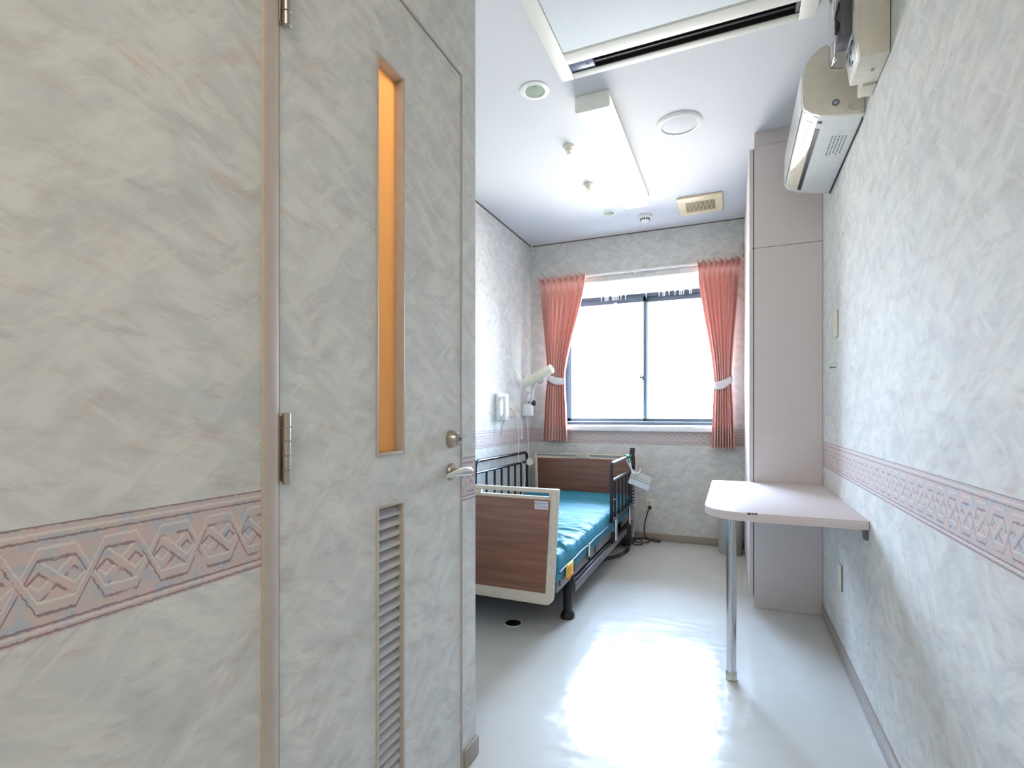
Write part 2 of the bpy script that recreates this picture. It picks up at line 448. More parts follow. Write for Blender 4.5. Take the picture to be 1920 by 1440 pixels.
# ================================================================== THE SETTING
struct(MB().box(-1.95, 0.6, -1.8, 4.6, -0.12, 0).build('floor', M['floor'], smooth=False))
ceil = struct(MB().box(-1.95, 0.6, -1.8, 4.6, ZC, ZC + 0.12).build('ceiling', M['ceiling'], smooth=False))
struct(MB().box(XR, XR + 0.12, -1.8, 4.6, 0, ZC).build('wall_right', M['wall_r'], smooth=False))
wl = MB()
wl.box(XL - 0.09, XL, -1.7, 0.633, 0, ZC); wl.box(XL - 0.09, XL, 1.335, YP, 0, ZC); wl.box(XL - 0.09, XL, 0.633, 1.335, 2.045, ZC)
struct(wl.build('wall_left', M['wall_l'], smooth=False))
struct(MB().box(XF, XL - 0.09, YP - 0.09, YP, 0, ZC).build('wall_closet_end', M['wall_b'], smooth=False))
struct(MB().box(XF, XL - 0.09, 0.0, 0.09, 0, ZC).build('wall_closet_near', M['cream'], smooth=False))
struct(MB().box(XF - 0.12, XF, -1.8, 4.6, 0, ZC).build('wall_far_left', M['wall_b'], smooth=False))
struct(MB().box(XF, XR, -1.8, -1.7, 0, ZC).build('wall_front', M['wall_b'], smooth=False))
WX0, WX1, WZ0, WZ1 = -1.56, 0.05, 0.95, 2.20
wb = MB()
OX0, OX1 = -1.497, -0.012
wb.box(XF, OX0, YB, YB + 0.15, 0, ZC); wb.box(OX1, XR, YB, YB + 0.15, 0, ZC)
wb.box(OX0, OX1, YB, YB + 0.15, 0, WZ0 - 0.045); wb.box(OX0, OX1, YB, YB + 0.15, WZ1 + 0.012, ZC)
struct(wb.build('wall_back', M['wall_b'], smooth=False))
# bay window
w1 = struct(thing('window_1', None, None, (-0.755, 4.98, 0.95)))
WY = 5.0
MB().box(OX0 + .01, OX1 - .01, YB - 0.028, YB, WZ0 - 0.043, WZ0, 0.004).box(OX0 + .001, OX1 - .001, YB, YB + .151, WZ0 - 0.043, WZ0).box(WX0 + .001, WX1 - .001, YB + .1501, WY + 0.05, WZ0 - 0.043, WZ0).build('window_sill', M['white'], w1)
MB().box(OX0 + .001, OX1 - .001, YB + .001, YB + .151, WZ1, WZ1 + 0.011).box(WX0 + .001, WX1 - .001, YB + .1505, WY + 0.05, WZ1, WZ1 + 0.011).box(WX0 - .03, WX1 + .03, YB + .151, WY + 0.05, WZ1 + .0111, WZ1 + 0.05).build('window_soffit', M['white'], w1, smooth=False)
for a, b in ((WX0 - 0.04, WX0 + 0.0005), (WX1 - 0.0005, WX1 + 0.04)):
    MB().box(a, b, YB + 0.151, WY + 0.05, WZ0 - .04, WZ1 + .05).box(*( (OX0 - .001, OX0 + .0008) if a < -1 else (OX1 - .0008, OX1 + .001) ), YB + .001, YB + .16, WZ0, WZ1).build('window_jamb', M['white'], w1, smooth=False)
fy0, fy1 = WY - 0.06, WY + 0.05
fr = MB()
fr.box(WX0, WX0 + 0.04, fy0, fy1, WZ0, WZ1, .003); fr.box(WX1 - 0.04, WX1, fy0, fy1, WZ0, WZ1, .003)
fr.box(WX0, WX1, fy0, fy1, WZ0, WZ0 + 0.028, .003); fr.box(WX0, WX1, fy0, fy1, WZ1 - 0.04, WZ1, .003)
fr.build('window_frame', M['alu_dark'], w1)
MB().box(WX0 + .04, WX1 - .04, fy0 - .002, fy0 + .006, WZ0 + .0285, WZ0 + .0335).build('window_track', M['alu_light'], w1)
def sash(x0, x1, y, mt_st):
    s = MB()
    s.box(x0, x1, y, y + 0.03, WZ0 + 0.03, WZ0 + 0.062, .003); s.box(x0, x1, y, y + 0.03, WZ1 - 0.09, WZ1 - 0.035, .003)
    s.box(x0, x0 + (0.05 if x0 < -1 else .026), y, y + 0.03, WZ0 + 0.03, WZ1 - 0.035, .003)
    s.box(x1 - (0.026 if x1 < -.5 else .05), x1, y, y + 0.03, WZ0 + 0.03, WZ1 - 0.035, .003)
    o = s.build('sash', mt_st, w1)
    MB().box(x0 + .02, x1 - .02, y + .012, y + .017, WZ0 + .05, WZ1 - .07).build('pane', M['glass'], o, smooth=False)
    return o
sA = sash(WX0 + 0.04, -0.743, fy0 + 0.008, M['alu_dark'])
sB = sash(-0.769, WX1 - 0.04, fy0 + 0.045, M['alu_dark'])
MB().box(-0.745, -0.722, fy0 + .035, fy0 + .046, WZ0 + .06, WZ1 - .09).build('gasket', M['alu_light'], sB)
MB().box(-.80, -.765, fy0 - .006, fy0 + .008, 1.385, 1.40, .003).box(-.80, -.79, fy0 - .012, fy0 + .004, 1.385, 1.445, .003).prism([(-.766, 1.36), (-.75, 1.36), (-.75, 1.43), (-.79, 1.40)], 'y', fy0 - .004, fy0 + .008).build('window_latch', M['alu_dark'], w1)

# skirting
def base(name, *boxes):
    m = MB()
    for b in boxes: m.box(*b, bev=0.003)
    return struct(m.build(name, M['baseboard']))
base('baseboard_right', (XR - 0.008, XR, -1.7, 3.105, 0.001, 0.062))
base('baseboard_back', (XF, 0.11, YB - 0.008, YB, 0.001, 0.06))
base('baseboard_left', (XL, XL + 0.008, 1.342, YP + 0.008, 0.001, 0.06), (XL - .3, XL + 0.008, YP, YP + 0.008, 0.001, 0.06), (XL, XL + .008, -1.7, .628, .001, .06))
base('baseboard_far_left', (XF, XF + 0.008, YP, YB - .009, 0.001, 0.06))
struct(MB().box(XF, XF + .006, YP, YB, ZC - .009, ZC).build('trim_1', M['gap']))
struct(MB().box(XF + .006, 0.11, YB - .006, YB, ZC - .007, ZC).build('trim_2', M['gap']))
struct(MB().box(XF + .001, XF + 0.018, YB - 0.018, YB - .001, ZC - .09, ZC - .0005).build('trim_3', M['wall_b']))

# ------------------------------------------------------------------ closet door
d = struct(thing('door_1', None, None, (XL, 1.0, 0)))
HY0, HY1 = 0.633, 0.666
MB().box(XL - .10, XL + .006, HY0, HY1, 0, 2.045, .004).build('door_frame', M['trim'], d)
MB().box(XL - .08, XL + .0015, 1.3295, 1.335, 0, 2.045).box(XL - .08, XL + .0015, HY1, 1.3295, 2.0395, 2.045).build('door_frame', M['trim'], d, smooth=False)
MB().box(XL - .008, XL - .004, HY1, HY1 + .008, 0, 2.04).build('door_gap', M['dark'], d, smooth=False)
DY0, DY1, SY0, SY1 = 0.672, 1.3285, 0.937, 1.044
slab = MB().box(XL - .042, XL - .001, DY0, DY1, 0.012, 2.037, .001, 1).build('door_slab', M['wall_door'], d, smooth=False)
# carve the two slots (cutter is given in door-local coordinates)
def cl(b): o = wloc(d); return (b[0] - o.x, b[1] - o.x, b[2] - o.y, b[3] - o.y, b[4], b[5])
slab.parent = None
cut(slab, cl((XL - .1, XL + .05, SY0, SY1, 0.955, 1.86)), cl((XL - .1, XL + .05, SY0, SY1, 0.12, 0.845)))
slab.parent = d
def slot_trim(z0, z1):
    t = MB(); w = .0075; a, b = XL - .040, XL + .0025
    t.box(a, b, SY0, SY0 + w, z0, z1, .0012); t.box(a, b, SY1 - w, SY1, z0, z1, .0012)
    t.box(a, b, SY0 + w, SY1 - w, z0, z0 + w, .0012); t.box(a, b, SY0 + w, SY1 - w, z1 - w, z1, .0012)
    return t
slot_trim(0.955, 1.86).build('pane_frame', M['trim'], d)
MB().box(XL - .028, XL - .023, SY0 + .007, SY1 - .007, .962, 1.853).build('glass_pane', M['amber'], d, smooth=False)
slot_trim(0.12, 0.845).build('louver_frame', M['trim'], d)
lv = MB(); pitch = 0.0243
for i in range(29):
    z = 0.823 - i * pitch
    lv.prism([(XL - .006, z - .012), (XL - .006, z - .0065), (XL - .030, z + .0155), (XL - .030, z + .010)], 'y', SY0 + .0075, SY1 - .0075, mtx=None)
lv.build('louver', M['louver'], d, smooth=False)
MB().box(XL - .040, XL - .036, SY0 + .0075, SY1 - .0075, .128, .837).build('louver_backing', M['greymetal'], d, smooth=False)
for hz in (0.99, 1.79):
    h = MB().box(XL + .0005, XL + .004, 0.6665, 0.684, hz - .057, hz + .057, .001).build('hinge', M['steel'], d)
    k = MB()
    for i in range(5): k.cyl((XL + .012, 0.6755, hz - .062 + i * .0252), (XL + .012, 0.6755, hz - .062 + i * .0252 + .0240), .0072, 16, .001)
    k.build('hinge_knuckle', M['steel'], h)
lk = MB().lathe([(0, 0), (.025, 0), (.0255, .003), (.0185, .024), (.017, .026), (0, .026)], (XL, 1.268, 0.981), (1, 0, 0), 32).build('deadbolt', M['steel'], d)
MB().lathe([(0, .026), (.0145, .026), (.0145, .029), (0, .029)], (XL, 1.268, .981), (1, 0, 0), 24).build('lock_cylinder', M['chrome'], lk)
MB().box(XL + .029, XL + .0296, 1.2665, 1.2695, .974, .988).box(XL + .029, XL + .0296, 1.258, 1.262, .977, .985).box(XL + .029, XL + .0296, 1.274, 1.278, .977, .985).build('keyhole', M['black'], lk)
ro = MB().lathe([(0, 0), (.024, 0), (.0245, .003), (.022, .009), (0, .010)], (XL, 1.268, 0.889), (1, 0, 0), 32).cyl((XL + .009, 1.268, .889), (XL + .050, 1.268, .889), .0095, 20).build('handle_rose', M['steel'], d)
# lever: sweeps from the spindle towards the hinge side then back over to the jamb
lev = MB()
def smooth(t): t = max(0, min(1, t)); return t * t * (3 - 2 * t)
def lever(u, v):
    a = 2 * math.pi * v; t = u
    y = 1.175 + t * 0.117; xx = XL + .036 + .016 * math.sin(t * 1.6)
    z = .8855 + .005 * t + .005 * math.sin(t * 3.1)
    wz = (.0050 + .0075 * smooth(t * 1.3)) * min(1, (t * 14 + .25)) * min(1, ((1 - t) * 12 + .45)); wx = .0050 + .003 * smooth(t)
    return (xx + wx * math.cos(a), y, z + wz * math.sin(a))
lev.grid(lever, 30, 20)
lev.bm.faces.ensure_lookup_table(); bmesh.ops.remove_doubles(lev.bm, verts=lev.bm.verts[:], dist=1e-5)
bmesh.ops.holes_fill(lev.bm, edges=[e for e in lev.bm.edges if e.is_boundary], sides=0)
lev.build('door_lever', M['satin'], d)

# closet interior bulb (its glow shows through the amber pane)
cb = thing('closet_ceiling_lamp', 'warm round ceiling lamp inside the closet behind the amber pane', 'lamp', (-1.15, 1.0, ZC))
MB().lathe([(0, 0), (.06, 0), (.06, -.02), (.03, -.06), (0, -.06)], (-1.15, 1.0, ZC)).build('lamp_base', M['white_pl'], cb)
MB().lathe([(0, -.06), (.02, -.06), (.035, -.10), (.03, -.13), (0, -.145)], (-1.15, 1.0, ZC)).build('bulb', M['bulb'], cb)

# ================================================================== CEILING FITTINGS
# cassette air conditioner
a = thing('ceiling_cassette', 'large cream air conditioner cassette with a long black slot set in the ceiling', 'air conditioner', (-0.21, 1.9, ZC))
CX0, CX1, CY0, CY1, CZ = -0.712, 0.293, 1.42, 2.252, 2.56
ap = MB()
ap.box(CX0, CX0 + .060, CY0, CY1, CZ, ZC - .001, .004); ap.box(CX1 - .060, CX1, CY0, CY1, CZ, ZC - .001, .004)
ap.box(CX0 + .060, CX1 - .060, CY1 - .038, CY1, CZ, ZC - .001, .004); ap.box(CX0 + .060, CX1 - .060, CY0, CY0 + .06, CZ, ZC - .001, .004)
ap.build('panel_frame', M['frame_c'], a)
MB().box(CX0 + .062, CX1 - .062, CY0 + .062, 2.071, CZ + .0015, ZC - .001, .002).build('intake_panel', M['panel'], a)
MB().prism([(2.074, CZ + .012), (2.083, CZ + .001), (2.12, CZ - .004), (2.150, CZ + .002), (2.150, ZC - .002), (2.074, ZC - .002)], 'x', CX0 + .061, CX1 - .061, 0).build('curved_strip', M['frame_c'], a)
MB().box(CX0 + .061, CX1 - .061, 2.151, CY1 - .039, ZC - .006, ZC - .002).box(CX0 + .061, CX1 - .061, CY1 - .0405, CY1 - .0385, CZ + .004, ZC - .002).box(CX0 + .061, CX1 - .061, 2.1505, 2.1525, CZ + .004, ZC - .002).build('outlet_slot', M['dark'], a, smooth=False)
MB().box(CX0 + .17, CX1 - .075, 2.188, 2.191, CZ + .010, ZC - .006).build('air_flap', M['dark'], a)
MB().box(CX0 + .17, CX1 - .075, 2.1795, 2.1815, CZ + .008, CZ + .0125).build('flap_edge', M['greymetal'], a)
MB().box(CX0 + .062, CX0 + .165, 2.152, CY1 - .039, CZ + .006, ZC - .006, .002).build('display_window', M['slate'], a)
MB().prism([(-.582, 2.178), (-.566, 2.178), (-.574, 2.192)], 'z', CZ + .0045, CZ + .006).build('display_arrow', M['ink'], a)
MB().box(CX1 - .074, CX1 - .062, 2.152, CY1 - .039, CZ + .006, ZC - .006).build('slot_end_cap', M['greymetal'], a)

# fluorescent fitting
def fitting(x0, x1, y0, y1, label, mat, side_mat, fac=1):
    f = thing('fluorescent_light', label, 'ceiling light', ((x0 + x1) / 2, (y0 + y1) / 2, ZC))
    xm = (x0 + x1) / 2; w = (x1 - x0) / 2
    prof = [(x0, ZC - .001), (x1, ZC - .001), (x1, ZC - .066), (x1 - .004, ZC - .076), (x1 - .012, ZC - .081), (x0 + .012, ZC - .081), (x0 + .004, ZC - .076), (x0, ZC - .066)]
    for a_, b_ in ((y0, y0 + .012), (y1 - .012, y1)):
        MB().prism(prof, 'y', a_, b_, .0015).build('end_cap', M['white_pl'], f)
    MB().box(x0 + .006, x1 - .006, y0 + .012, y1 - .012, ZC - .030, ZC - .001).build('housing', M['white_pl'], f)
    MB().prism([(x0 + .001, ZC - .022), (x0 + .006, ZC - .022), (x0 + .0083, ZC - .0765), (x0 + .0083, ZC - .0800), (x0 + .001, ZC - .068)], 'y', y0 + .012, y1 - .012).prism([(x1 - .001, ZC - .022), (x1 - .006, ZC - .022), (x1 - .0083, ZC - .0765), (x1 - .0083, ZC - .0800), (x1 - .001, ZC - .068)], 'y', y0 + .012, y1 - .012).build('diffuser_side', side_mat, f)
    MB().prism([(x0 + .0085, ZC - .076), (x1 - .0085, ZC - .076), (x1 - .0085, ZC - .0795), (x1 - .014, ZC - .0815), (x0 + .014, ZC - .0815), (x0 + .0085, ZC - .0795)], 'y', y0 + .012, y1 - .012).build('diffuser', mat, f)
    for y in (y0 + .03, y1 - .03):
        MB().lathe([(0, 0), (.005, 0), (.004, -.002), (0, -.002)], (xm, y, ZC - .0815), seg=12).build('screw', M['vent'], f)
    return f
fitting(-0.703, -0.533, 2.425, 3.70, 'long white fluorescent ceiling light, switched on', M['diffuser'], M['diffuser_side'])
fitting(-0.40, 0.10, -1.30, -0.20, 'added unseen fill light shaped as a wide ceiling fitting behind the viewpoint', M['fill_diffuser'], M['diffuser_side'])  # added out of view to brighten the near walls

def ring(name, c, ro_, ri, label, cat, inner, depth, group=None):
    t = thing(name, label, cat, (c[0], c[1], ZC), group)
    MB().lathe([(ri, 0), (ro_, 0), (ro_ - .001, -.003), (ri + .004, -.006), (ri, -.004), (ri, 0)], (c[0], c[1], ZC - .0005), seg=48).build('trim_ring', M['white_pl'], t)
    return t
def hollow(c, r):      # open a round hole in the ceiling plate
    m = MB().lathe([(0, -.02), (r, -.02), (r, .10), (0, .10)], (c[0], c[1], ZC), seg=40).build('cutter', M['white'])
    md = ceil.modifiers.new('b', 'BOOLEAN'); md.object = m; md.solver = 'EXACT'
    bpy.context.view_layer.update()
    me = bpy.data.meshes.new_from_object(ceil.evaluated_get(bpy.context.evaluated_depsgraph_get())); ceil.modifiers.clear(); ceil.data = me
    bpy.data.objects.remove(m)
for c, ro_, ri, lab in (((-0.863, 2.300), .070, .048, 'round recessed downlight with a green reflector beside the ceiling cassette'),
                        ((-0.865, 3.915), .056, .044, 'round recessed downlight between the far end of the fluorescent light and the window')):
    hollow(c, ri)
    t = ring('downlight', c, ro_, ri, lab, 'ceiling light', None, .08, None)
    MB().lathe([(ri - .001, 0), (ri - .006, .016), (ri - .018, .034), (0, .040), (0, .044), (ri - .014, .038), (ri - .0005, .018), (ri - .0001, 0)], (c[0], c[1], ZC + .001), seg=40).build('reflector', M['reflector'], t)
    MB().lathe([(0, .040), (.007, .040), (.009, .030), (.007, .020), (0, .016)], (c[0], c[1] + .006, ZC), seg=20).build('bulb', M['chrome'], t)
sp = thing('ceiling_speaker', 'round ceiling speaker with a grey mesh and white rim', 'speaker', (-0.258, 2.86, ZC))
MB().lathe([(.092, 0), (.116, 0), (.115, -.004), (.106, -.010), (.095, -.012), (.092, -.008), (.092, 0)], (-.258, 2.86, ZC - .0005), seg=56).build('rim', M['white_pl'], sp)
MB().lathe([(0, -.011), (.060, -.010), (.0925, -.006), (.0925, -.001), (0, -.001)], (-.258, 2.86, ZC - .0005), seg=56).build('grille', M['grey_mesh'], sp)

spk0 = thing('sprinkler', 'cream sprinkler head beside the near half of the fluorescent light', 'sprinkler', (-0.863, 2.86, ZC), 'ceiling sprinkler heads')
bx, by = -.863, 2.86
MB().lathe([(0, 0), (.034, 0), (.032, -.008), (.020, -.014), (.019, -.024), (.013, -.028), (0, -.028)], (bx, by, ZC - .0005), seg=28).build('flange', M['cream'], spk0)
MB().box(bx - .011, bx - .007, by - .003, by + .003, ZC - .046, ZC - .024, .001).box(bx + .007, bx + .011, by - .003, by + .003, ZC - .046, ZC - .024, .001).cyl((bx, by, ZC - .046), (bx, by, ZC - .026), .004, 10).build('yoke', M['cream'], spk0)
MB().lathe([(0, -.046), (.017, -.047), (.018, -.051), (.006, -.054), (0, -.054)], (bx, by, ZC), seg=20).build('deflector', M['white_pl'], spk0)
def dup(root, loc, label):
    r = root.copy(); COL.objects.link(r); r.location = loc; r['label'] = label
    for ch in root.children:
        c = ch.copy(); COL.objects.link(c); c.parent = r
    return r
dup(spk0, (-0.884, 3.375, ZC), 'cream sprinkler head beside the far half of the fluorescent light')

sm = thing('smoke_detector', 'small white smoke detector on the ceiling near the window wall', 'detector', (-0.62, 4.08, ZC))
MB().lathe([(0, 0), (.052, 0), (.052, -.012), (.047, -.018), (0, -.018)], (-.62, 4.08, ZC - .0005), seg=8).build('mount', M['white_pl'], sm)
MB().lathe([(0, -.018), (.037, -.018), (.036, -.036), (.028, -.046), (0, -.050)], (-.62, 4.08, ZC - .0005), seg=32).build('sensor_head', M['white_pl'], sm)
ww = MB()
for i in range(12):
    ww.box(.0345, .0375, -.006, .006, -.040, -.028, mtx=Matrix.Translation((-.62, 4.08, ZC)) @ Matrix.Rotation(i * math.pi / 6, 4, 'Z'))
ww.build('sensor_slots', M['black'], sm)

v = thing('ceiling_vent', 'aged cream rectangular ceiling vent with a slotted grille', 'vent', (-0.212, 4.0, ZC))
vx0, vx1, vy0, vy1 = -.363, -.062, 3.84, 4.168
MB().box(vx0, vx1, vy0, vy0 + .085, ZC - .016, ZC - .001, .004).box(vx0, vx1, vy1 - .05, vy1, ZC - .016, ZC - .001, .004).box(vx0, vx0 + .05, vy0 + .08, vy1 - .045, ZC - .016, ZC - .001).box(vx1 - .05, vx1, vy0 + .08, vy1 - .045, ZC - .016, ZC - .001).build('frame', M['vent'], v)
MB().box(vx0 + .05, vx1 - .05, vy0 + .085, vy1 - .05, ZC - .004, ZC - .001).build('backing', M['dark'], v)
g = MB(); n = 22
for i in range(n + 1):
    x = vx0 + .05 + (vx1 - vx0 - .10) * i / n
    g.box(x - .0022, x + .0022, vy0 + .084, vy1 - .049, ZC - .014, ZC - .005)
g.build('grille', M['vent'], v, smooth=False)
top(tag(MB().lathe([(0, 0), (.007, 0), (.005, -.004), (0, -.005)], (-.36, 4.33, ZC - .0005), seg=12).build('ceiling_hook', M['cream']), 'tiny cream screw knob on the ceiling close to the window wall', 'hook'))

# ================================================================== RIGHT WALL
# wall air conditioner
ac = thing('wall_air_conditioner', 'ivory split air conditioner high on the right wall', 'air conditioner', (XR, 2.54, 2.12))
A0, A1 = 2.177, 2.905
prof = [(XR - .001, 2.400), (.335, 2.400), (.297, 2.388), (.268, 2.366), (.251, 2.336), (.243, 2.290), (.2405, 2.240), (.243, 2.196), (.250, 2.178), (.268, 2.163), (.300, 2.1475), (.340, 2.137), (XR - .001, 2.122)]
MB().prism(prof, 'y', A0 + .004, A1 - .004, 0).build('body', M['gloss_w'], ac, sharp=50)
pr2 = [(.4338 if x > .43 else x - .0025 * (1 if x < .33 else 0), z + (-.002 if z < 2.2 else .001)) for x, z in prof]
MB().prism(pr2, 'y', A0, A0 + .022, .0025).build('side_cap', M['ivory'], ac, sharp=50)
MB().prism(pr2, 'y', A1 - .022, A1, .004).build('side_cap', M['ivory'], ac, sharp=50)
MB().prism([(.2395, 2.330), (.2425, 2.330), (.2385, 2.240), (.2410, 2.192), (.2385, 2.192), (.2365, 2.240)], 'y', A0 + .022, A1 - .022).build('front_panel', M['gloss_w'], ac)
MB().prism([(.2475, 2.178), (.268, 2.1610), (.292, 2.1485), (.292, 2.1520), (.270, 2.165), (.2500, 2.181)], 'y', A0 + .07, A1 - .03).build('air_flap', M['flap'], ac, sharp=60)
MB().prism([(.2935, 2.1488), (.307, 2.1435), (.307, 2.152), (.2935, 2.156)], 'y', A0 + .11, A1 - .035).build('outlet_slot', M['black'], ac)
MB().prism([(.2470, 2.1773), (.2925, 2.1468), (.2925, 2.150), (.2490, 2.180)], 'y', A0 + .026, A0 + .068).build('display_strip', M['sticker'], ac)
tt = MB()
for i in range(4): tt.box(.2955 + .004 * i, .2975 + .004 * i, A0 + .055, A0 + .066, 2.1445 - .0012 * i, 2.149 - .0012 * i)
tt.build('indicator_marks', M['black'], ac)
MB().lathe([(0, 0), (.0125, 0), (.0125, .0008), (0, .0008)], (.345, A0 - .0002, 2.178), (0, -1, 0), 28).build('round_sticker', M['ink'], ac)
tx = MB()
for dx, dz in ((-.004, .003), (.003, .003), (-.004, -.003), (.003, -.003), (0, 0)): tx.box(.345 + dx - .0022, .345 + dx + .0022, A0 - .0016, A0 - .001, 2.178 + dz - .0012, 2.178 + dz + .0012)
tx.build('sticker_print', M['white_pl'], ac)
pt = MB(); rr = random.Random(3)
for row in range(5):
    x = .358 + row * .0115; y = A0 + .16
    while y < A0 + .31:
        L = rr.uniform(.008, .026); zz = 2.137 - (x - .34) * .158
        pt.box(x, x + .006, y, y + L * .7, zz - .0008, zz + .0005); y += L
pt.build('printed_notice', M['ink'], ac)
MB().tube(bez([(.395, A0 - .001, 2.19), (.380, A0 - .003, 2.165), (.385, A0 - .003, 2.140), (.405, A0 - .003, 2.132), (.425, A0 - .002, 2.135)]), .0035, 8).build('drain_cover', M['ivory'], ac)
MB().box(XR - .004, XR - .0005, A0 + .03, A1 - .02, 2.112, 2.123).build('mounting_plate', M['dark'], ac)

pb = thing('power_box', 'tall ivory electrical box high on the right wall before the wall air conditioner', 'electrical box', (XR, 1.93, 2.13))
MB().prism([(XR - .001, 2.130), (.357, 2.133), (.344, 2.232), (.344, 2.47), (XR - .001, 2.47)], 'y', 1.854, 2.008, .004).build('body', M['ivory'], pb)
MB().prism([(.3545, 2.142), (.3420, 2.232), (.3420, 2.29), (.3450, 2.29), (.3450, 2.232), (.3575, 2.142)], 'y', 1.868, 1.994, .001).build('front_plate', M['gloss_w'], pb)
pp = MB()
for (y, z, hy, hz) in ((1.93, 2.20, .008, .010), (1.955, 2.185, .006, .012), (1.91, 2.215, .010, .004), (1.935, 2.165, .012, .004)):
    xx = .342 + (2.232 - z) * .139 if z < 2.232 else .342
    pp.box(xx - .002, xx - .0005, y - hy, y + hy, z - hz, z + hz)
pp.build('printed_marks', M['ink'], pb)
MB().cyl((.405, 1.93, 2.1315), (.405, 1.93, 2.126), .005, 12).build('screw', M['steel'], pb)
cc = MB().prism([(.300, 2.195), (.335, 2.185), (.3435, 2.195), (.3435, 2.42), (.296, 2.42), (.293, 2.215)], 'y', 1.872, 1.99, .003).build('clear_cover', M['clear_plastic'], pb)
MB().box(.312, .3425, 1.885, 1.975, 2.235, 2.40, .003).build('breaker', M['greymetal'], pb)
MB().box(.302, .313, 1.90, 1.93, 2.265, 2.285, .002).lathe([(0, 0), (.012, 0), (.012, .006), (0, .006)], (.312, 1.945, 2.31), (-1, 0, 0), 20).box(.306, .313, 1.895, 1.965, 2.335, 2.345).build('breaker_switch', M['black'], pb)
top(tag(MB().box(.392, XR - .001, 2.012, 2.080, 2.126, 2.176, .003).build('cable_duct_block', M['ivory']), 'small ivory block on the right wall tucked between the two bigger ivory units', 'cable cover'))

# switch plate, blank plate, pin and screw holes
sw = thing('wall_switch', 'narrow cream switch plate on the right wall beside the wardrobe', 'switch', (XR, 2.715, 1.398))
MB().box(XR - .009, XR - .0005, 2.684, 2.748, 1.398, 1.520, .004).build('plate', M['cream'], sw)
MB().box(XR - .012, XR - .009, 2.700, 2.732, 1.440, 1.482, .001).build('rocker', M['cream'], sw)
bp = thing('blank_plate', 'low cover plate on the right wall under the table', 'wall plate', (XR, 2.63, .29))
MB().box(XR - .0065, XR - .0005, 2.588, 2.665, .292, .398, .002).build('plate', M['cream'], bp)
MB().box(XR - .004, XR - .0008, 2.5855, 2.5878, .290, .398).build('plate_shadow_gap', M['gap'], bp)
pin = thing('wall_pin', 'green plastic anchor stuck in the right wall below the switch plate', 'pin', (XR, 2.735, 1.26))
MB().cyl((XR + .002, 2.735, 1.264), (XR - .022, 2.735, 1.264), .0022, 10).build('shaft', M['green'], pin)
MB().lathe([(0, 0), (.005, 0), (.005, .004), (0, .005)], (XR - .020, 2.735, 1.264), (-1, 0, 0), 14).build('head', M['green'], pin)
for (y, z, r, lab) in ((2.574, 1.822, .0035, 'black screw hole in the right wall below the wall air conditioner'),
                       (2.81, 1.272, .003, 'black screw hole in the right wall beside the wardrobe, level with the green anchor'),
                       (2.735, 1.281, .0025, 'tiny black screw hole just above the green anchor')):
    top(tag(MB().lathe([(0, 0), (r, 0), (r * .8, .0015), (0, .0018)], (XR - .0003, y, z), (-1, 0, 0), 12).build('screw_hole', M['black']), lab, 'hole', 'screw holes in the right wall'))

# ------------------------------------------------------------------ wardrobe
wd = thing('wardrobe', 'tall pinkish grey built-in wardrobe in the corner by the window wall', 'wardrobe', (.27, 3.77, 0))
QX, QY = .110, 3.105
MB().box(QX, XR - .001, QY, YB - .001, 0.057, 1.953, .001, 1).box(QX, XR - .001, QY, YB - .001, 1.9555, 2.503, .001, 1).build('body', M['laminate'], wd, smooth=False)
MB().box(QX + .001, XR - .002, QY + .002, YB - .01, 1.9531, 1.9554).build('cabinet_seam', M['gap'], wd, smooth=False)
MB().box(QX + .003, XR - .001, QY + .004, YB - .001, 0.001, 0.056).build('plinth', M['laminate'], wd, smooth=False)
MB().box(QX + .002, XR - .001, QY + .014, YB - .007, 2.5035, ZC - .001).build('top_filler', M['laminate'], wd, smooth=False)
MB().box(QX - .004, QX - .0005, QY + .003, YB - .012, .07, 2.495).build('door_shadow_gap', M['dark'], wd, smooth=False)
for y0, y1, py in ((QY, 3.763, 3.72), (3.767, YB - .012, 3.81)):
    for z0, z1 in ((.070, 1.948), (1.960, 2.496)):
        dr = MB().box(QX - .024, QX - .004, y0, y1, z0, z1, .0015, 1).build('door', M['laminate'], wd)
for y, z in ((4.33, .965),):
    MB().cyl((QX - .024, y, z), (QX - .050, y, z), .004, 12).lathe([(0, 0), (.008, 0), (.010, .004), (.007, .009), (0, .010)], (QX - .048, y, z), (-1, 0, 0), 18).build('knob', M['chrome'], wd)
MB().box(QX - .040, QX - .024, 4.36, 4.40, 2.285, 2.375, .002).box(QX - .052, QX - .040, 4.355, 4.375, 2.31, 2.35, .002).build('hinge_latch', M['steel'], wd)

# ------------------------------------------------------------------ table
tb = thing('wall_table', 'pinkish laminate table fixed to the right wall with one chrome leg', 'table', (.17, 2.6, 0))
pts = []
tx0, ty0, ty1 = -0.102, 2.112, 3.100
def arc(cx, cy, r, a0, a1, n=14): return [(cx + r * math.cos(R(a0 + (a1 - a0) * i / n)), cy + r * math.sin(R(a0 + (a1 - a0) * i / n))) for i in range(n + 1)]
pts = [(XR - .001, ty0), (XR - .001, ty1)] + arc(tx0 + .035, ty1 - .035, .035, 90, 180) + arc(tx0 + .15, ty0 + .15, .15, 180, 270, 20)
MB().prism(pts, 'z', .651, .683, .0015).build('tabletop', M['table'], tb, sharp=30)
MB().cyl((-.003, 2.226, .03), (-.003, 2.226, .650), .0185, 28).build('leg', M['chrome'], tb)
MB().lathe([(0, 0), (.030, 0), (.030, -.004), (.022, -.008), (.0195, -.012), (0, -.012)], (-.003, 2.226, .6505), seg=28).build('leg_flange', M['steel'], tb)
MB().lathe([(0, 0), (.0215, 0), (.0205, .032), (.019, .034), (0, .034)], (-.003, 2.226, .002), seg=28).build('leg_collar', M['satin'], tb)
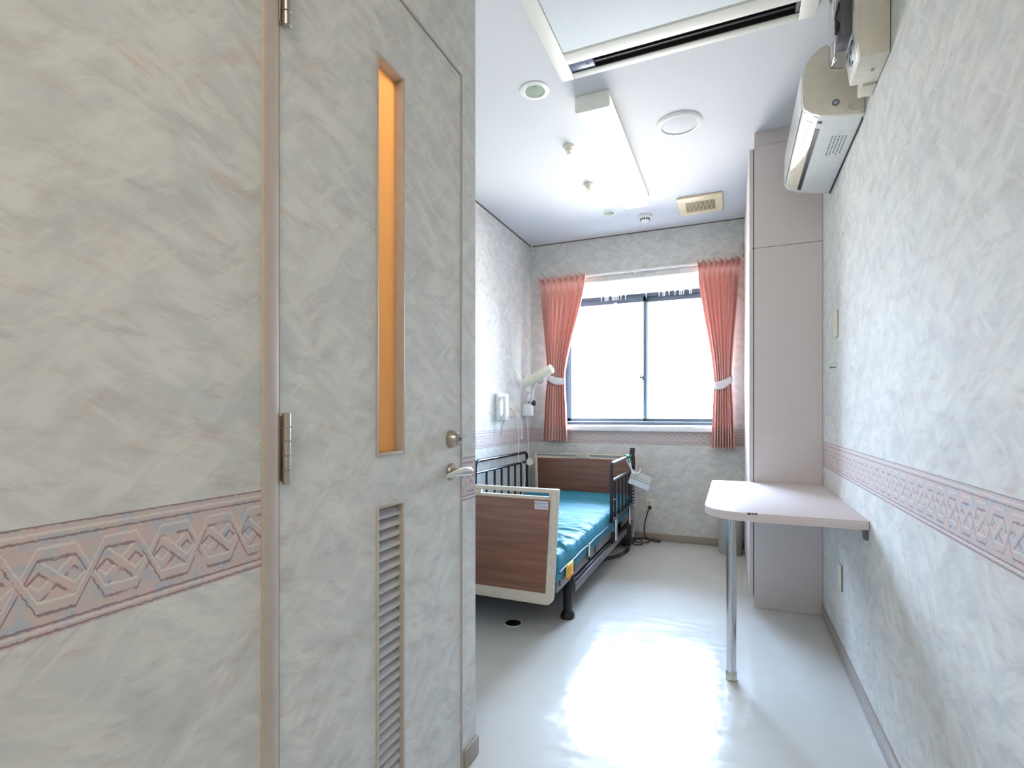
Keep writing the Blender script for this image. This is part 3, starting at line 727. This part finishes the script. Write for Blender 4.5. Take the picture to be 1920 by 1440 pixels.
MB().box(XR - .012, XR - .0005, ty0 + .02, ty0 + .055, .612, .650, .001).build('wall_bracket', M['greymetal'], tb)
MB().box(.052, .064, ty0 - .0012, ty0 + .002, .6765, .6845).box(.066, .074, ty0 - .0012, ty0 + .002, .6785, .6845).box(.076, .086, ty0 - .0012, ty0 + .002, .6775, .6845).build('chipped_edge', M['gap'], tb)

# ------------------------------------------------------------------ waste bin
bn = thing('waste_bin', 'grey plastic waste bin on the floor behind the table leg', 'bin', (.0, 4.25, 0))
MB().lathe([(0, .001), (.080, .001), (.083, .010), (.094, .300), (.091, .300), (.080, .012), (0, .012)], (-.012, 4.25, 0), seg=40).build('body', M['bin'], bn)
MB().lathe([(.092, .300), (.096, .298), (.097, .310), (.095, .314), (.090, .312), (.092, .300)], (-.012, 4.25, 0), seg=40).build('rim', M['bin'], bn)

# ================================================================== CURTAINS
def smooth(t): t = max(0, min(1, t)); return t * t * (3 - 2 * t)
def lerp(a, b, t): return a + (b - a) * t
def curtain(xt, xm, xb, zt, zm, zb, y, n, label, phase, tie_tilt):
    c = thing('curtain', label, 'curtain', ((xt[0] + xt[1]) / 2, y, zb))
    hem = .075
    rnd = random.Random(int(phase * 10)); ph = [rnd.uniform(-.35, .35) for _ in range(n + 2)]
    def edge(i, z):
        if z > zm:
            t = (zt - z) / (zt - zm)
            return lerp(xt[i], xm[i], t ** (1.25 if abs(xt[i] - xm[i]) > .1 else 1.0) * .35 + .65 * smooth(t))
        t = (zm - z) / (zm - zb); return lerp(xm[i], xb[i], t ** 0.7)
    def fn(u, v):
        z = zt + (zb - zt) * v
        x0, x1 = edge(0, z), edge(1, z)
        k = u * n; w = ph[int(k)] * (1 - (k % 1)) + ph[int(k) + 1] * (k % 1)
        dn = (zt - z)
        lower = smooth((dn - hem * .6) / .25)
        s = math.sin(2 * math.pi * (k + w * .5 * lower) + phase)
        amp = (.027 if z > zm else .030) * (1.0 - .30 * math.exp(-((z - zm) / .10) ** 2))
        yy = y - amp * (s + .35 * math.sin(4 * math.pi * k + phase * 2) * lower)
        if dn < hem:       # pinch pleats fanning out above the gathering line
            fl = 1 - dn / hem; kf = k % 1
            yy = y - .004 - (.026 * fl + .010) * math.cos(2 * math.pi * kf) - .012 * fl * math.cos(6 * math.pi * kf)
            x0 -= .016 * fl * (1 if xt[0] < -1 else .5); x1 += .016 * fl
            xx = lerp(x0, x1, u) - (.0085 - .004 * fl) * math.sin(2 * math.pi * kf)
            z += .004 * fl * math.cos(2 * math.pi * kf)
        else:
            pin = math.exp(-((dn - hem) / .045) ** 2)
            yy = lerp(yy, y - .004 - .009 * math.cos(2 * math.pi * (k % 1)), pin)
            xx = lerp(x0, x1, u) + lerp(.008 * math.cos(2 * math.pi * k + phase), -.0085 * math.sin(2 * math.pi * k), pin)
        return (xx, yy, z + .004 * math.sin(2 * math.pi * k) * (v > .99))
    MB().grid(fn, n * 20, 110).build('cloth', M['curtain'], c, solid=.003, sharp=80)
    # tieback: closed strap looping round the gathered cloth
    x0, x1 = xm[0] - .006, xm[1] + .006; cxm = (x0 + x1) / 2; hw = (x1 - x0) / 2
    def strap(u, v):
        a = 2 * math.pi * u
        tilt = tie_tilt * math.cos(a)
        hz = (v - .5) * (.050 + .018 * math.sin(a) ** 2)
        sag = -.018 * math.sin(a) ** 2 * (1 if math.sin(a) < 0 else -.6)
        return (cxm + hw * 1.04 * math.cos(a), y + .048 * math.sin(a), zm + tilt + hz + sag)
    MB().grid(strap, 48, 4).build('tieback', M['tieback'], c, solid=.004, sharp=80)
    return c
curtain((-1.580, -1.168), (-1.505, -1.358), (-1.545, -1.330), 2.268, 1.365, .812, 4.355, 8, 'salmon pink pleated curtain left of the window, tied back with a white strap', 1.2, -.026)
curtain((-0.246, 0.062), (-0.122, -0.008), (-0.143, 0.018), 2.266, 1.300, .782, 4.355, 8, 'salmon pink pleated curtain right of the window beside the wardrobe', 2.6, .026)
cr = thing('curtain_rail', 'white curtain rail on the window wall carrying the two salmon curtains', 'rail', (-.755, 4.40, 2.25))
MB().box(-1.60, .085, 4.398, 4.414, 2.252, 2.270, .003).build('track', M['white'], cr)
for x in (-1.50, -.755, .03): MB().box(x - .012, x + .012, 4.414, YB - .0005, 2.246, 2.276, .002).build('bracket', M['white'], cr)
ir = thing('inner_curtain_rail', 'white curtain rail with bare hooks across the top of the window glass', 'rail', (-.755, 4.90, 2.18))
IY = 4.895
MB().box(WX0 + .004, WX1 - .004, IY, IY + .022, 2.180, WZ1 - .001, .002).build('track', M['white'], ir)
F = 968.0; cy_, sy_ = math.cos(.403), math.sin(.403)
rx = [-1.156, -1.12, -1.106, -1.092, -1.05, -1.037, -1.023, -1.009, -.995, -.968, -.925, -.735, -.617, -.583, -.569, -.53, -.478, -.437, -.423, -.404, -.352, -.338]
for x in rx:
    MB().box(x - .0025, x + .0025, IY + .004, IY + .012, 2.136, 2.180, .001).box(x - .007, x + .007, IY + .002, IY + .016, 2.170, 2.180, .001).build('runner', M['white_pl'], ir)
top(tag(MB().box(-1.045, -1.015, fy0 + .005, fy0 + .0078, 2.095, 2.12).build('window_sticker', M['sticker']), 'small pale sticker on the top bar of the left window sash', 'sticker'))

# ================================================================== BED
bed = thing('hospital_bed', 'adjustable hospital bed with wood-faced end boards along the left wall', 'bed', (-1.18, 3.3, 0))
def board(x0, x1, z0, z1, y0, y1, dx, name, slots):
    r = .035
    pts = [(x0, z1), (x1, z1)] + [(x1 - dx * .97 - r + r * math.cos(R(t)), z0 + r + r * math.sin(R(t))) for t in (0, -22, -45, -68, -90)] + [(x0 + dx * .97 + r + r * math.cos(R(t)), z0 + r + r * math.sin(R(t))) for t in (-90, -112, -135, -158, -180)]
    o = MB().prism(pts, 'y', y0, y1, .004).build(name, M['board'])
    if slots: cut(o, *[(a_, b_, y0 - .05, y1 + .05, c_, d_) for a_, b_, c_, d_ in slots])
    o.data.transform(Matrix.Translation(-wloc(bed))); o.parent = bed
    return o
fb = board(-1.632, -.729, .171, .706, 2.245, 2.277, .028, 'footboard', [(-1.585, -1.235, .668, .688), (-1.128, -.772, .668, .688)])
MB().prism([(-1.594, .657), (-.767, .657), (-.790, .226), (-1.571, .226)], 'y', 2.2415, 2.246, .001).build('wood_panel', M['wood'], fb)
st = MB().box(-.841, -.775, 2.2395, 2.2412, .612, .650, .0005).build('sticker', M['sticker'], fb)
pr = MB(); rr = random.Random(5)
for row, (z, x0) in enumerate(((.641, -.822), (.634, -.822), (.626, -.837), (.620, -.837))):
    x = x0
    while x < -.784:
        L = rr.uniform(.005, .014); pr.box(x, min(x + L * .8, -.779), 2.2388, 2.2394, z - (.0022 if row == 0 else .0010), z + (.0022 if row == 0 else .0010)); x += L
pr.build('sticker_text', M['ink'], st)
MB().lathe([(.003, 0), (.0065, 0), (.0065, .0006), (.003, .0006)], (-.831, 2.2394, .639), (0, -1, 0), 20).build('sticker_logo', M['blue_ink'], st)
hb = board(-1.628, -.715, .20, .712, 4.315, 4.345, .020, 'headboard', [(-1.600, -1.248, .684, .700), (-1.112, -.750, .684, .700)])
MB().prism([(-1.592, .668), (-.748, .672), (-.760, .26), (-1.580, .26)], 'y', 4.3115, 4.316, .001).build('wood_panel', M['wood'], hb)
hg = MB().box(-1.240, -1.120, 4.308, 4.318, .672, .716, .003).build('grip_block', M['board'], hb)
MB().box(-1.215, -1.145, 4.3065, 4.309, .700, .708, .001).build('grip_mark', M['trim'], hg)
MB().box(-1.61, -.74, 4.33, 4.334, .683, .701).build('slot_backing', M['bin'], hb)
# base frame
MB().box(-.795, -.755, 2.58, 4.20, .135, .190, .004).box(-1.600, -1.560, 2.58, 4.20, .135, .190, .004).box(-1.58, -.77, 2.60, 2.65, .14, .185, .004).box(-1.58, -.77, 4.10, 4.15, .14, .185, .004).build('base_frame', M['blackmetal'], bed)
MB().box(-.7545, -.748, 2.60, 4.18, .128, .172, .001).build('side_cover', M['greymetal'], bed)
def leg(x, y, sgn):
    l = MB().tube([(x, y - .0, .008), (x, y + .0, .05), (x + .002, y, .15), (x, y + .010 * sgn, .17), (x - .004, y + .04 * sgn, .182)], .024, 14).build('leg', M['blackmetal'], bed)
    MB().lathe([(0, .001), (.036, .001), (.036, .014), (.031, .026), (.025, .034), (0, .034)], (x, y, 0), seg=24, sx=1.0, sy=1.15).build('foot_pad', M['black'], l)
for x in (-.783, -1.578):
    leg(x, 2.572, 1); leg(x, 4.19, -1)
# deck
dk = MB().box(-1.615, -.775, 2.29, 4.30, .215, .232, .002)
dk.box(-.790, -.760, 2.32, 4.25, .205, .262, .004); dk.box(-1.630, -1.600, 2.32, 4.25, .205, .262, .004)
dk.build('deck_frame', M['greymetal'], bed)
for q in ((-.7595, -.752, 2.36, 2.52, .228, .268, .003), (-.7595, -.750, 2.86, 2.91, .232, .285, .003), (-.7595, -.752, 3.05, 3.2, .215, .258, .002)):
    MB().box(*q).build('deck_clip', M['greymetal'], bed)
for q in ((-.758, -.744, 2.55, 2.56, .20, .29, .002), (-.758, -.744, 2.88, 2.89, .22, .30, .002)):
    MB().box(*q).build('hook_bracket', M['blackmetal'], bed)
mo = MB().box(-1.30, -1.05, 3.0, 3.25, .075, .20, .01).box(-1.2, -1.14, 3.25, 3.9, .13, .18, .008).build('lift_motor', M['black'], bed)
MB().box(-.86, -.76, 3.62, 3.86, .20, .30, .008).box(-.80, -.74, 3.50, 3.56, .17, .24, .006).build('rail_socket', M['black'], bed)
MB().box(-.83, -.725, 4.02, 4.22, .05, .205, .012).build('control_box', M['black'], bed)
# side rails
def rail(x, y0, y1, zt, zs, zb, bars, name, feet):
    r_ = .05
    loop = [(x, y0, zb)] + [(x, y0, zt - r_)] + [(x, y0 + r_ - r_ * math.cos(R(t)), zt - r_ + r_ * math.sin(R(t))) for t in (22, 45, 68, 90)] + [(x, y1 - r_, zt)] + [(x, y1 - r_ + r_ * math.sin(R(t)), zt - r_ + r_ * math.cos(R(t))) for t in (22, 45, 68, 90)] + [(x, y1, zb)]
    o = MB().tube(loop, .0125, 12).tube([(x, y0, zs), (x, y1, zs)], .010, 10).tube([(x, y0 - .01, zb), (x, y1 + .01, zb)], .011, 10).build(name, M['bronze'], bed)
    for b_ in bars: MB().tube([(x, b_, zb), (x, b_, zs)], .0085, 10).build('rail_bar', M['bronze'], o)
    for f_ in feet: MB().tube([(x, f_, zb), (x, f_, .19)], .012, 10).build('rail_foot', M['chrome'], o)
    return o
r1 = rail(-.732, 3.395, 4.22, .725, .610, .345, [3.50, 3.63, 3.76, 3.89, 4.02, 4.13], 'side_rail', [3.53, 4.05])
MB().tube([(-.732, 3.40, .475), (-.732, 3.50, .475)], .008, 10).build('short_bar', M['bronze'], r1)
MB().tube([(-.735, 4.12, .64), (-.728, 4.155, .78)], .020, 16).build('grip_post', M['bronze'], r1)
rail(-1.645, 3.205, 4.19, .722, .640, .345, [3.385, 3.524, 3.653, 3.789, 3.923, 4.053], 'side_rail', [3.4, 4.0])

# ---- mattress
mt = thing('mattress', 'turquoise vinyl-covered mattress with navy piping on the hospital bed', 'mattress', (-1.19, 3.3, .235))
MX0, MX1, MY0, MY1, MZ0, MZ1 = -1.625, -.748, 2.288, 4.295, .264, .392
def rid(x, y, s=0): return 1 - abs(noise.noise(Vector((x, y, s)))) * 2
def mtop(x, y):
    """height of the loose cover with pulled creases"""
    ex = min(x - MX0, MX1 - x); fy = y - MY0
    z = 0.0
    footy = math.exp(-fy / 0.55)
    c1 = max(0, rid(x * 1.3 + y * .5, y * 5.5 - x * .8, 1.0) - .62) / .38
    c2 = max(0, rid(x * 1.8 - y * .8, y * 9.0 + x * 1.6, 4.0) - .60) / .40
    c3 = max(0, rid(x * 5 + y * 5.5, y * 3 - x * 3, 9.0) - .66) / .34
    z += .016 * c1 ** 1.3 * (.30 + footy) + .009 * c2 ** 1.3 * (.4 + footy) + .015 * c3 * footy * math.exp(-max(0, ex - .05) / .18)
    z += .006 * math.exp(-ex / .05) * math.sin(y * 62 + 3 * noise.noise(Vector((y * 4, x, 2)))) * (.5 + .5 * noise.noise(Vector((y * 3, 0, 7))))
    z += .010 * noise.noise(Vector((x * 2.5, y * 2.2, 3)))
    return z
def section(u, v):
    y = MY0 + (MY1 - MY0) * v
    ev = min(v, 1 - v) * (MY1 - MY0)
    hh = MZ1 - MZ0; r0 = .032
    sag = .014 * math.exp(-(y - MY0) / .3)
    endr = r0 - math.sqrt(max(0, r0 * r0 - max(0, r0 - ev) ** 2))
    # walk the perimeter: right bottom -> up -> top -> left down -> bottom
    P = [(MX1 - .006, MZ0), (MX1, MZ0 + .02), (MX1 + .004, MZ0 + hh * .5), (MX1, MZ1 - r0), (MX1 - r0 * .29, MZ1 - r0 * .29), (MX1 - r0, MZ1)]
    n1 = 18
    t = u * (n1 + 60 + n1 + 4)
    if t <= n1:
        f = t / n1 * (len(P) - 1); k = min(int(f), len(P) - 2); x = lerp(P[k][0], P[k + 1][0], f - k); z = lerp(P[k][1], P[k + 1][1], f - k)
    elif t <= n1 + 60: x = lerp(MX1 - r0, MX0 + r0, (t - n1) / 60); z = MZ1
    elif t <= 2 * n1 + 60:
        f = (1 - (t - n1 - 60) / n1) * (len(P) - 1); k = min(int(f), len(P) - 2); x = MX0 + MX1 - lerp(P[k][0], P[k + 1][0], f - k); z = lerp(P[k][1], P[k + 1][1], f - k)
    else: x = lerp(MX0 + .006, MX1 - .006, (t - 2 * n1 - 60) / 4); z = MZ0
    tt_ = smooth((z - MZ0) / hh)
    z = z + (mtop(x, y) - sag) * tt_
    z = MZ0 + (z - MZ0) * (1 - .0) - endr * tt_ * 1.0
    cx = (MX0 + MX1) / 2
    x = cx + (x - cx) * (1 - endr * .35)
    return (x, y, z)
mm = MB(); NU, NV = 18 + 60 + 18 + 4, 230
g = [[mm.bm.verts.new(section(i / NU, j / NV)) for j in range(NV + 1)] for i in range(NU)]
for i in range(NU):
    for j in range(NV): mm.bm.faces.new([g[i][j], g[(i + 1) % NU][j], g[(i + 1) % NU][j + 1], g[i][j + 1]])
mm.bm.faces.new([g[i][0] for i in range(NU)]); mm.bm.faces.new([g[i][NV] for i in range(NU)][::-1])
mm.build('cover', M['mattress'], mt, sharp=70)
zp = .318
pth = [(MX1 + .004, MY0 + .03 + (MY1 - MY0 - .06) * t, zp - .012 * math.exp(-t * 6) + .002 * math.sin(t * 40)) for t in [i / 60 for i in range(61)]]
pth += [(MX1 - .02, MY1 + .001, zp), (MX0 + .02, MY1 + .001, zp)] + [(MX0 - .004, MY1 - .03 - (MY1 - MY0 - .06) * i / 20, zp) for i in range(21)]
pth += [(MX0 + .02, MY0 - .001, zp - .012), (MX1 - .02, MY0 - .001, zp - .012)]
MB().tube(pth, .0058, 8, closed=True).build('piping', M['navy'], mt)
tg = MB().grid(lambda u, v: (MX1 + .012 + .004 * math.sin(u * 3), 2.395 + u * .115 , .322 - v * .075 - u * .000 ), 8, 4).build('warning_tag', M['yellow'], mt, solid=.0015)
MB().box(MX1 + .0135, MX1 + .0175, 2.397, 2.507, .250, .260).build('tag_print', M['orange'], tg)
ln = MB()
for z, a_, b_ in ((.306, 2.41, 2.49), (.296, 2.41, 2.50), (.286, 2.415, 2.47), (.276, 2.41, 2.49)): ln.box(MX1 + .0165, MX1 + .0178, a_, b_, z - .0012, z + .0012)
ln.build('tag_text', M['orange'], tg)
MB().box(MX1 + .006, MX1 + .010, 2.83, 2.86, .25, .325, .002).build('fastening_strap', M['cream'], mt)
# white cord lying over the mattress and left rail
wc = top(tag(MB().tube(bez([(-1.655, 3.98, 1.03), (-1.645, 4.00, .90), (-1.635, 3.98, .78), (-1.632, 3.96, .665), (-1.615, 3.99, .650), (-1.60, 4.00, .60), (-1.575, 3.97, .50), (-1.50, 3.72, .424), (-1.34, 3.42, .416), (-1.18, 3.26, .416), (-1.06, 3.20, .416), (-1.00, 3.16, .416), (-1.02, 3.11, .416), (-1.09, 3.12, .416)], 10), .0028, 6).build('hanging_cord', M['cordw']), 'thin white cord hanging over the black left rail and trailing across the mattress', 'cord'))

# ---- instruction cards hung on the right rail
cd = thing('instruction_cards', 'white printed plastic card hanging by a cord from the right bed rail', 'card', (-.645, 4.0, .56))
mtx = Matrix.Translation((-.645, 4.0, .548)) @ Matrix.Rotation(R(22), 4, 'Z') @ Matrix.Rotation(R(22), 4, 'Y') @ Matrix.Rotation(R(-18), 4, 'X')
MB().box(-.082, .082, -.004, .004, -.056, .056, .002, mtx=mtx).build('card_holder', M['printed'], cd)
MB().box(-.078, .078, -.007, -.0045, -.010, .052, .0005, mtx=mtx).build('card_front', M['bin'], cd)
pr = MB()
for i in range(6):
    for j in range(3): pr.box(-.070 + i * .0255, -.070 + i * .0255 + (.014), -.0082, -.0072, .036 - j * .018, .036 - j * .018 + .006, mtx=mtx)
pr.build('print_rows', M['white'], cd)
MB().tube(bez([(-.700, 3.975, .600), (-.712, 3.985, .655), (-.722, 3.97, .715), (-.735, 3.965, .742), (-.750, 3.98, .728), (-.742, 4.00, .69), (-.715, 4.0, .64), (-.690, 3.985, .605), (-.665, 3.975, .600), (-.645, 3.975, .615), (-.640, 3.985, .64)], 10), .0055, 8).build('cord_loop', M['cordw'], cd)
MB().tube(bez([(-.775, 4.0, .700), (-.748, 3.92, .736), (-.732, 3.90, .742), (-.712, 3.93, .728), (-.705, 3.96, .69)], 8), .005, 8).build('cord_loop', M['green'], cd)
# grey coiled cable from rail to floor
gc = top(tag(MB().tube(coil(bez([(-.700, 4.05, .50), (-.698, 4.05, .40), (-.692, 4.04, .30), (-.696, 4.05, .22), (-.715, 4.08, .15), (-.728, 4.12, .09)], 10), .014, 22), .0045, 6).build('coiled_cable', M['coil']), 'grey coiled cable hanging beside the head end of the right bed rail', 'cable'))
MB().tube(coil(bez([(-.735, 4.01, .020), (-.735, 3.93, .016), (-.76, 3.80, .015), (-.81, 3.70, .015), (-.87, 3.62, .015)], 8), .011, 22), .0026, 6).build('coiled_cable', M['black'], bed)
# power cord and outlet
ot = thing('wall_outlet', 'cream double outlet on the window wall right of the bed, with a black plug', 'outlet', (-.632, YB, .24))
MB().box(-.668, -.598, YB - .007, YB - .0005, .238, .348, .003).build('plate', M['cream'], ot)
for z in (.317, .270): MB().box(-.652, -.614, YB - .010, YB - .007, z - .018, z + .018, .002).build('socket', M['cream'], ot)
MB().box(-.641, -.638, YB - .0106, YB - .0099, .312, .324).box(-.628, -.625, YB - .0106, YB - .0099, .312, .324).build('slots', M['black'], ot)
pc = MB().tube(bez([(-.632, 4.392, .273), (-.640, 4.375, .25), (-.662, 4.370, .17), (-.672, 4.375, .09), (-.660, 4.390, .03), (-.63, 4.400, .012), (-.575, 4.395, .010), (-.540, 4.375, .010), (-.560, 4.340, .010), (-.61, 4.345, .014), (-.66, 4.390, .018), (-.71, 4.405, .012), (-.745, 4.360, .010), (-.735, 4.29, .010), (-.68, 4.26, .010), (-.625, 4.30, .012), (-.635, 4.37, .016), (-.69, 4.40, .016), (-.74, 4.34, .018), (-.745, 4.23, .010), (-.70, 4.18, .010), (-.665, 4.22, .010), (-.68, 4.30, .018), (-.74, 4.35, .02), (-.80, 4.30, .012), (-.84, 4.20, .010)], 10), .0048, 8).build('power_cord', M['black'], bed)
MB().lathe([(0, 0), (.016, 0), (.017, .012), (.012, .026), (0, .028)], (-.632, YB - .010, .273), (0, -1, 0), 20).build('plug', M['black'], pc)

# ---- wall phone, socket, reading lamp, call button
ph = thing('intercom_handset', 'white wall intercom handset on the far left wall', 'intercom', (XF, 3.74, 1.0))
MB().box(XF + .0005, XF + .030, 3.655, 3.855, 1.005, 1.215, .006).build('base_plate', M['white_pl'], ph)
def hand(u, v):
    a = 2 * math.pi * v; z = 1.205 - u * .205
    bulge = .018 * (math.exp(-((u - .12) / .12) ** 2) + math.exp(-((u - .88) / .12) ** 2))
    rx_, ry_ = .013 + bulge * .5, .023
    e = math.sqrt(max(0.02, 1 - (abs(u - .5) * 2) ** 10))
    return (XF + .065 - bulge * .6 + rx_ * e * math.cos(a), 3.700 + u * .01 + ry_ * e * math.sin(a), z)
hm = MB().grid(hand, 24, 18); bmesh.ops.remove_doubles(hm.bm, verts=hm.bm.verts[:], dist=1e-5); bmesh.ops.holes_fill(hm.bm, edges=[e for e in hm.bm.edges if e.is_boundary], sides=0)
hm.build('handset', M['white_pl'], ph)
MB().box(XF + .030, XF + .032, 3.755, 3.80, 1.05, 1.13, .0008).build('name_card', M['white'], ph)
MB().box(XF + .030, XF + .040, 3.745, 3.765, 1.02, 1.20, .003).build('cradle', M['bin'], ph)
dots = MB()
for i in range(4): dots.box(XF + .030, XF + .033, 3.765 + i * .02, 3.772 + i * .02, 1.022, 1.029)
dots.build('buttons', M['ink'], ph)
MB().tube(bez([(XF + .05, 3.715, 1.00), (XF + .04, 3.700, .97), (XF + .035, 3.69, .92), (XF + .03, 3.685, .88)], 8), .006, 8).build('handset_cord', M['bin'], ph)
MB().tube(coil(bez([(XF + .03, 3.66, 1.12), (XF + .045, 3.62, 1.08), (XF + .04, 3.62, 1.03), (XF + .02, 3.64, .99)], 8), .005, 9), .002, 6).build('coiled_cord', M['cordw'], ph)
so = thing('call_socket', 'cream socket plate on the far left wall between intercom and reading lamp', 'socket', (XF, 3.965, 1.04))
MB().box(XF + .0005, XF + .007, 3.905, 4.045, 1.035, 1.160, .002).build('plate', M['cream'], so)
MB().box(XF + .007, XF + .014, 3.955, 3.995, 1.085, 1.105, .003).cyl((XF + .014, 3.975, 1.095), (XF + .034, 3.975, 1.090), .006, 10).build('plug', M['white_pl'], so)
MB().box(XF + .007, XF + .0085, 3.935, 3.945, 1.09, 1.10).box(XF + .007, XF + .0085, 4.005, 4.015, 1.09, 1.10).build('contacts', M['black'], so)
MB().tube(bez([(XF + .034, 3.975, 1.090), (XF + .05, 4.03, 1.05), (XF + .045, 4.09, .97), (XF + .04, 4.12, .90), (XF + .045, 4.10, .84), (XF + .04, 4.08, .87)], 10), .003, 6).build('socket_cord', M['cordw'], so)

rl = thing('reading_lamp', 'wall-mounted bed reading lamp with a pale cylindrical shade on an arm', 'lamp', (-1.66, 4.25, 1.04))
MB().box(XF + .0005, XF + .078, 4.205, 4.295, 1.035, 1.140, .010).build('mount_box', M['white_pl'], rl)
MB().box(XF + .079, XF + .0805, 4.215, 4.285, 1.045, 1.13).build('mount_face', M['white'], rl)
MB().tube(bez([(XF + .03, 4.23, 1.035), (XF + .04, 4.235, 1.012), (XF + .06, 4.24, 1.02), (XF + .05, 4.25, 1.036)], 8), .004, 8).build('hook', M['satin'], rl)
MB().cyl((XF + .04, 4.25, 1.140), (XF + .04, 4.25, 1.175), .014, 20, .002).cyl((XF + .055, 4.25, 1.155), (XF + .095, 4.235, 1.165), .012, 16, .002).build('swivel', M['chrome'], rl)
MB().cyl((XF + .090, 4.238, 1.148), (XF + .112, 4.232, 1.152), .024, 20, .003).build('joint_knob', M['black'], rl)
MB().tube(bez([(XF + .045, 4.25, 1.165), (XF + .035, 4.24, 1.21), (XF + .06, 4.22, 1.24), (XF + .10, 4.20, 1.20), (XF + .085, 4.22, 1.15)], 10), .006, 8).build('lamp_cord', M['cordw'], rl)
MB().tube([(XF + .085, 4.24, 1.16), (XF + .11, 4.20, 1.26), (XF + .165, 4.165, 1.352)], .009, 12).build('arm', M['white_pl'], rl)
p0 = Vector((-1.660, 4.15, 1.312)); p1 = Vector((-1.395, 4.13, 1.437)); dv = (p1 - p0); L = dv.length
sh = MB().lathe([(.030, 0), (.038, .001), (.039, .01), (.039, L - .01), (.038, L), (.030, L), (.028, L - .02), (.028, .02), (.030, 0)], p0, dv, 36).build('lamp_shade', M['shade'], rl)
MB().lathe([(0, .03), (.027, .03), (.027, L - .03), (0, L - .03)], p0, dv, 20).build('lamp_tube', M['white'], sh)
mid = p0.lerp(p1, .42)
vv = MB()
for i, (a_, b_) in enumerate(((0, 0), (.012, .004), (.024, .001), (.008, -.008), (.020, -.008))): vv.box(mid.x + a_ - .003, mid.x + a_ + .002, mid.y - .041, mid.y - .036, mid.z + a_ * .45 + b_ + .006, mid.z + a_ * .45 + b_ + .009)
vv.build('vent_holes', M['ink'], sh)
hk = [(mid.x + .045 + .022 * math.cos(R(t)), 4.13, mid.z - .026 + .022 * math.sin(R(t))) for t in range(200, 381, 15)]
MB().tube(hk, .0025, 6).build('pull_handle', M['black'], sh)
cbn = thing('call_button', 'cream round call button hanging on a white cord by the headboard', 'call button', (-1.62, 4.2, .60))
MB().tube(bez([(-1.655, 4.23, 1.035), (-1.650, 4.22, .96), (-1.640, 4.205, .85), (-1.632, 4.195, .75), (-1.626, 4.19, .672)], 10), .003, 6).build('cord', M['cordw'], cbn)
MB().lathe([(0, 0), (.026, 0), (.031, .004), (.031, .010), (.027, .014), (0, .015)], (-1.622, 4.190, .636), (.55, -.83, .05), 32).lathe([(0, 0), (.006, 0), (.004, .02), (0, .02)], (-1.626, 4.183, .665), (0, 0, 1), 12).build('button_disc', M['cream'], cbn)
MB().lathe([(0, 0), (.0025, 0), (.0025, .002), (0, .002)], (-1.613, 4.176, .650), (.55, -.83, .05), 10).build('button_mark', M['black'], cbn)
# floor outlet
fo = thing('floor_outlet', 'round black floor cap in front of the bed footboard', 'floor outlet', (-1.012, 2.387, 0))
MB().lathe([(0, 0), (.040, 0), (.040, .003), (.034, .006), (0, .006)], (-1.012, 2.387, .0005), seg=36).build('cap', M['black'], fo)
MB().lathe([(.040, 0), (.0445, 0), (.043, .003), (.040, .003), (.040, 0)], (-1.012, 2.387, .0004), seg=36).build('rim', M['cream'], fo)
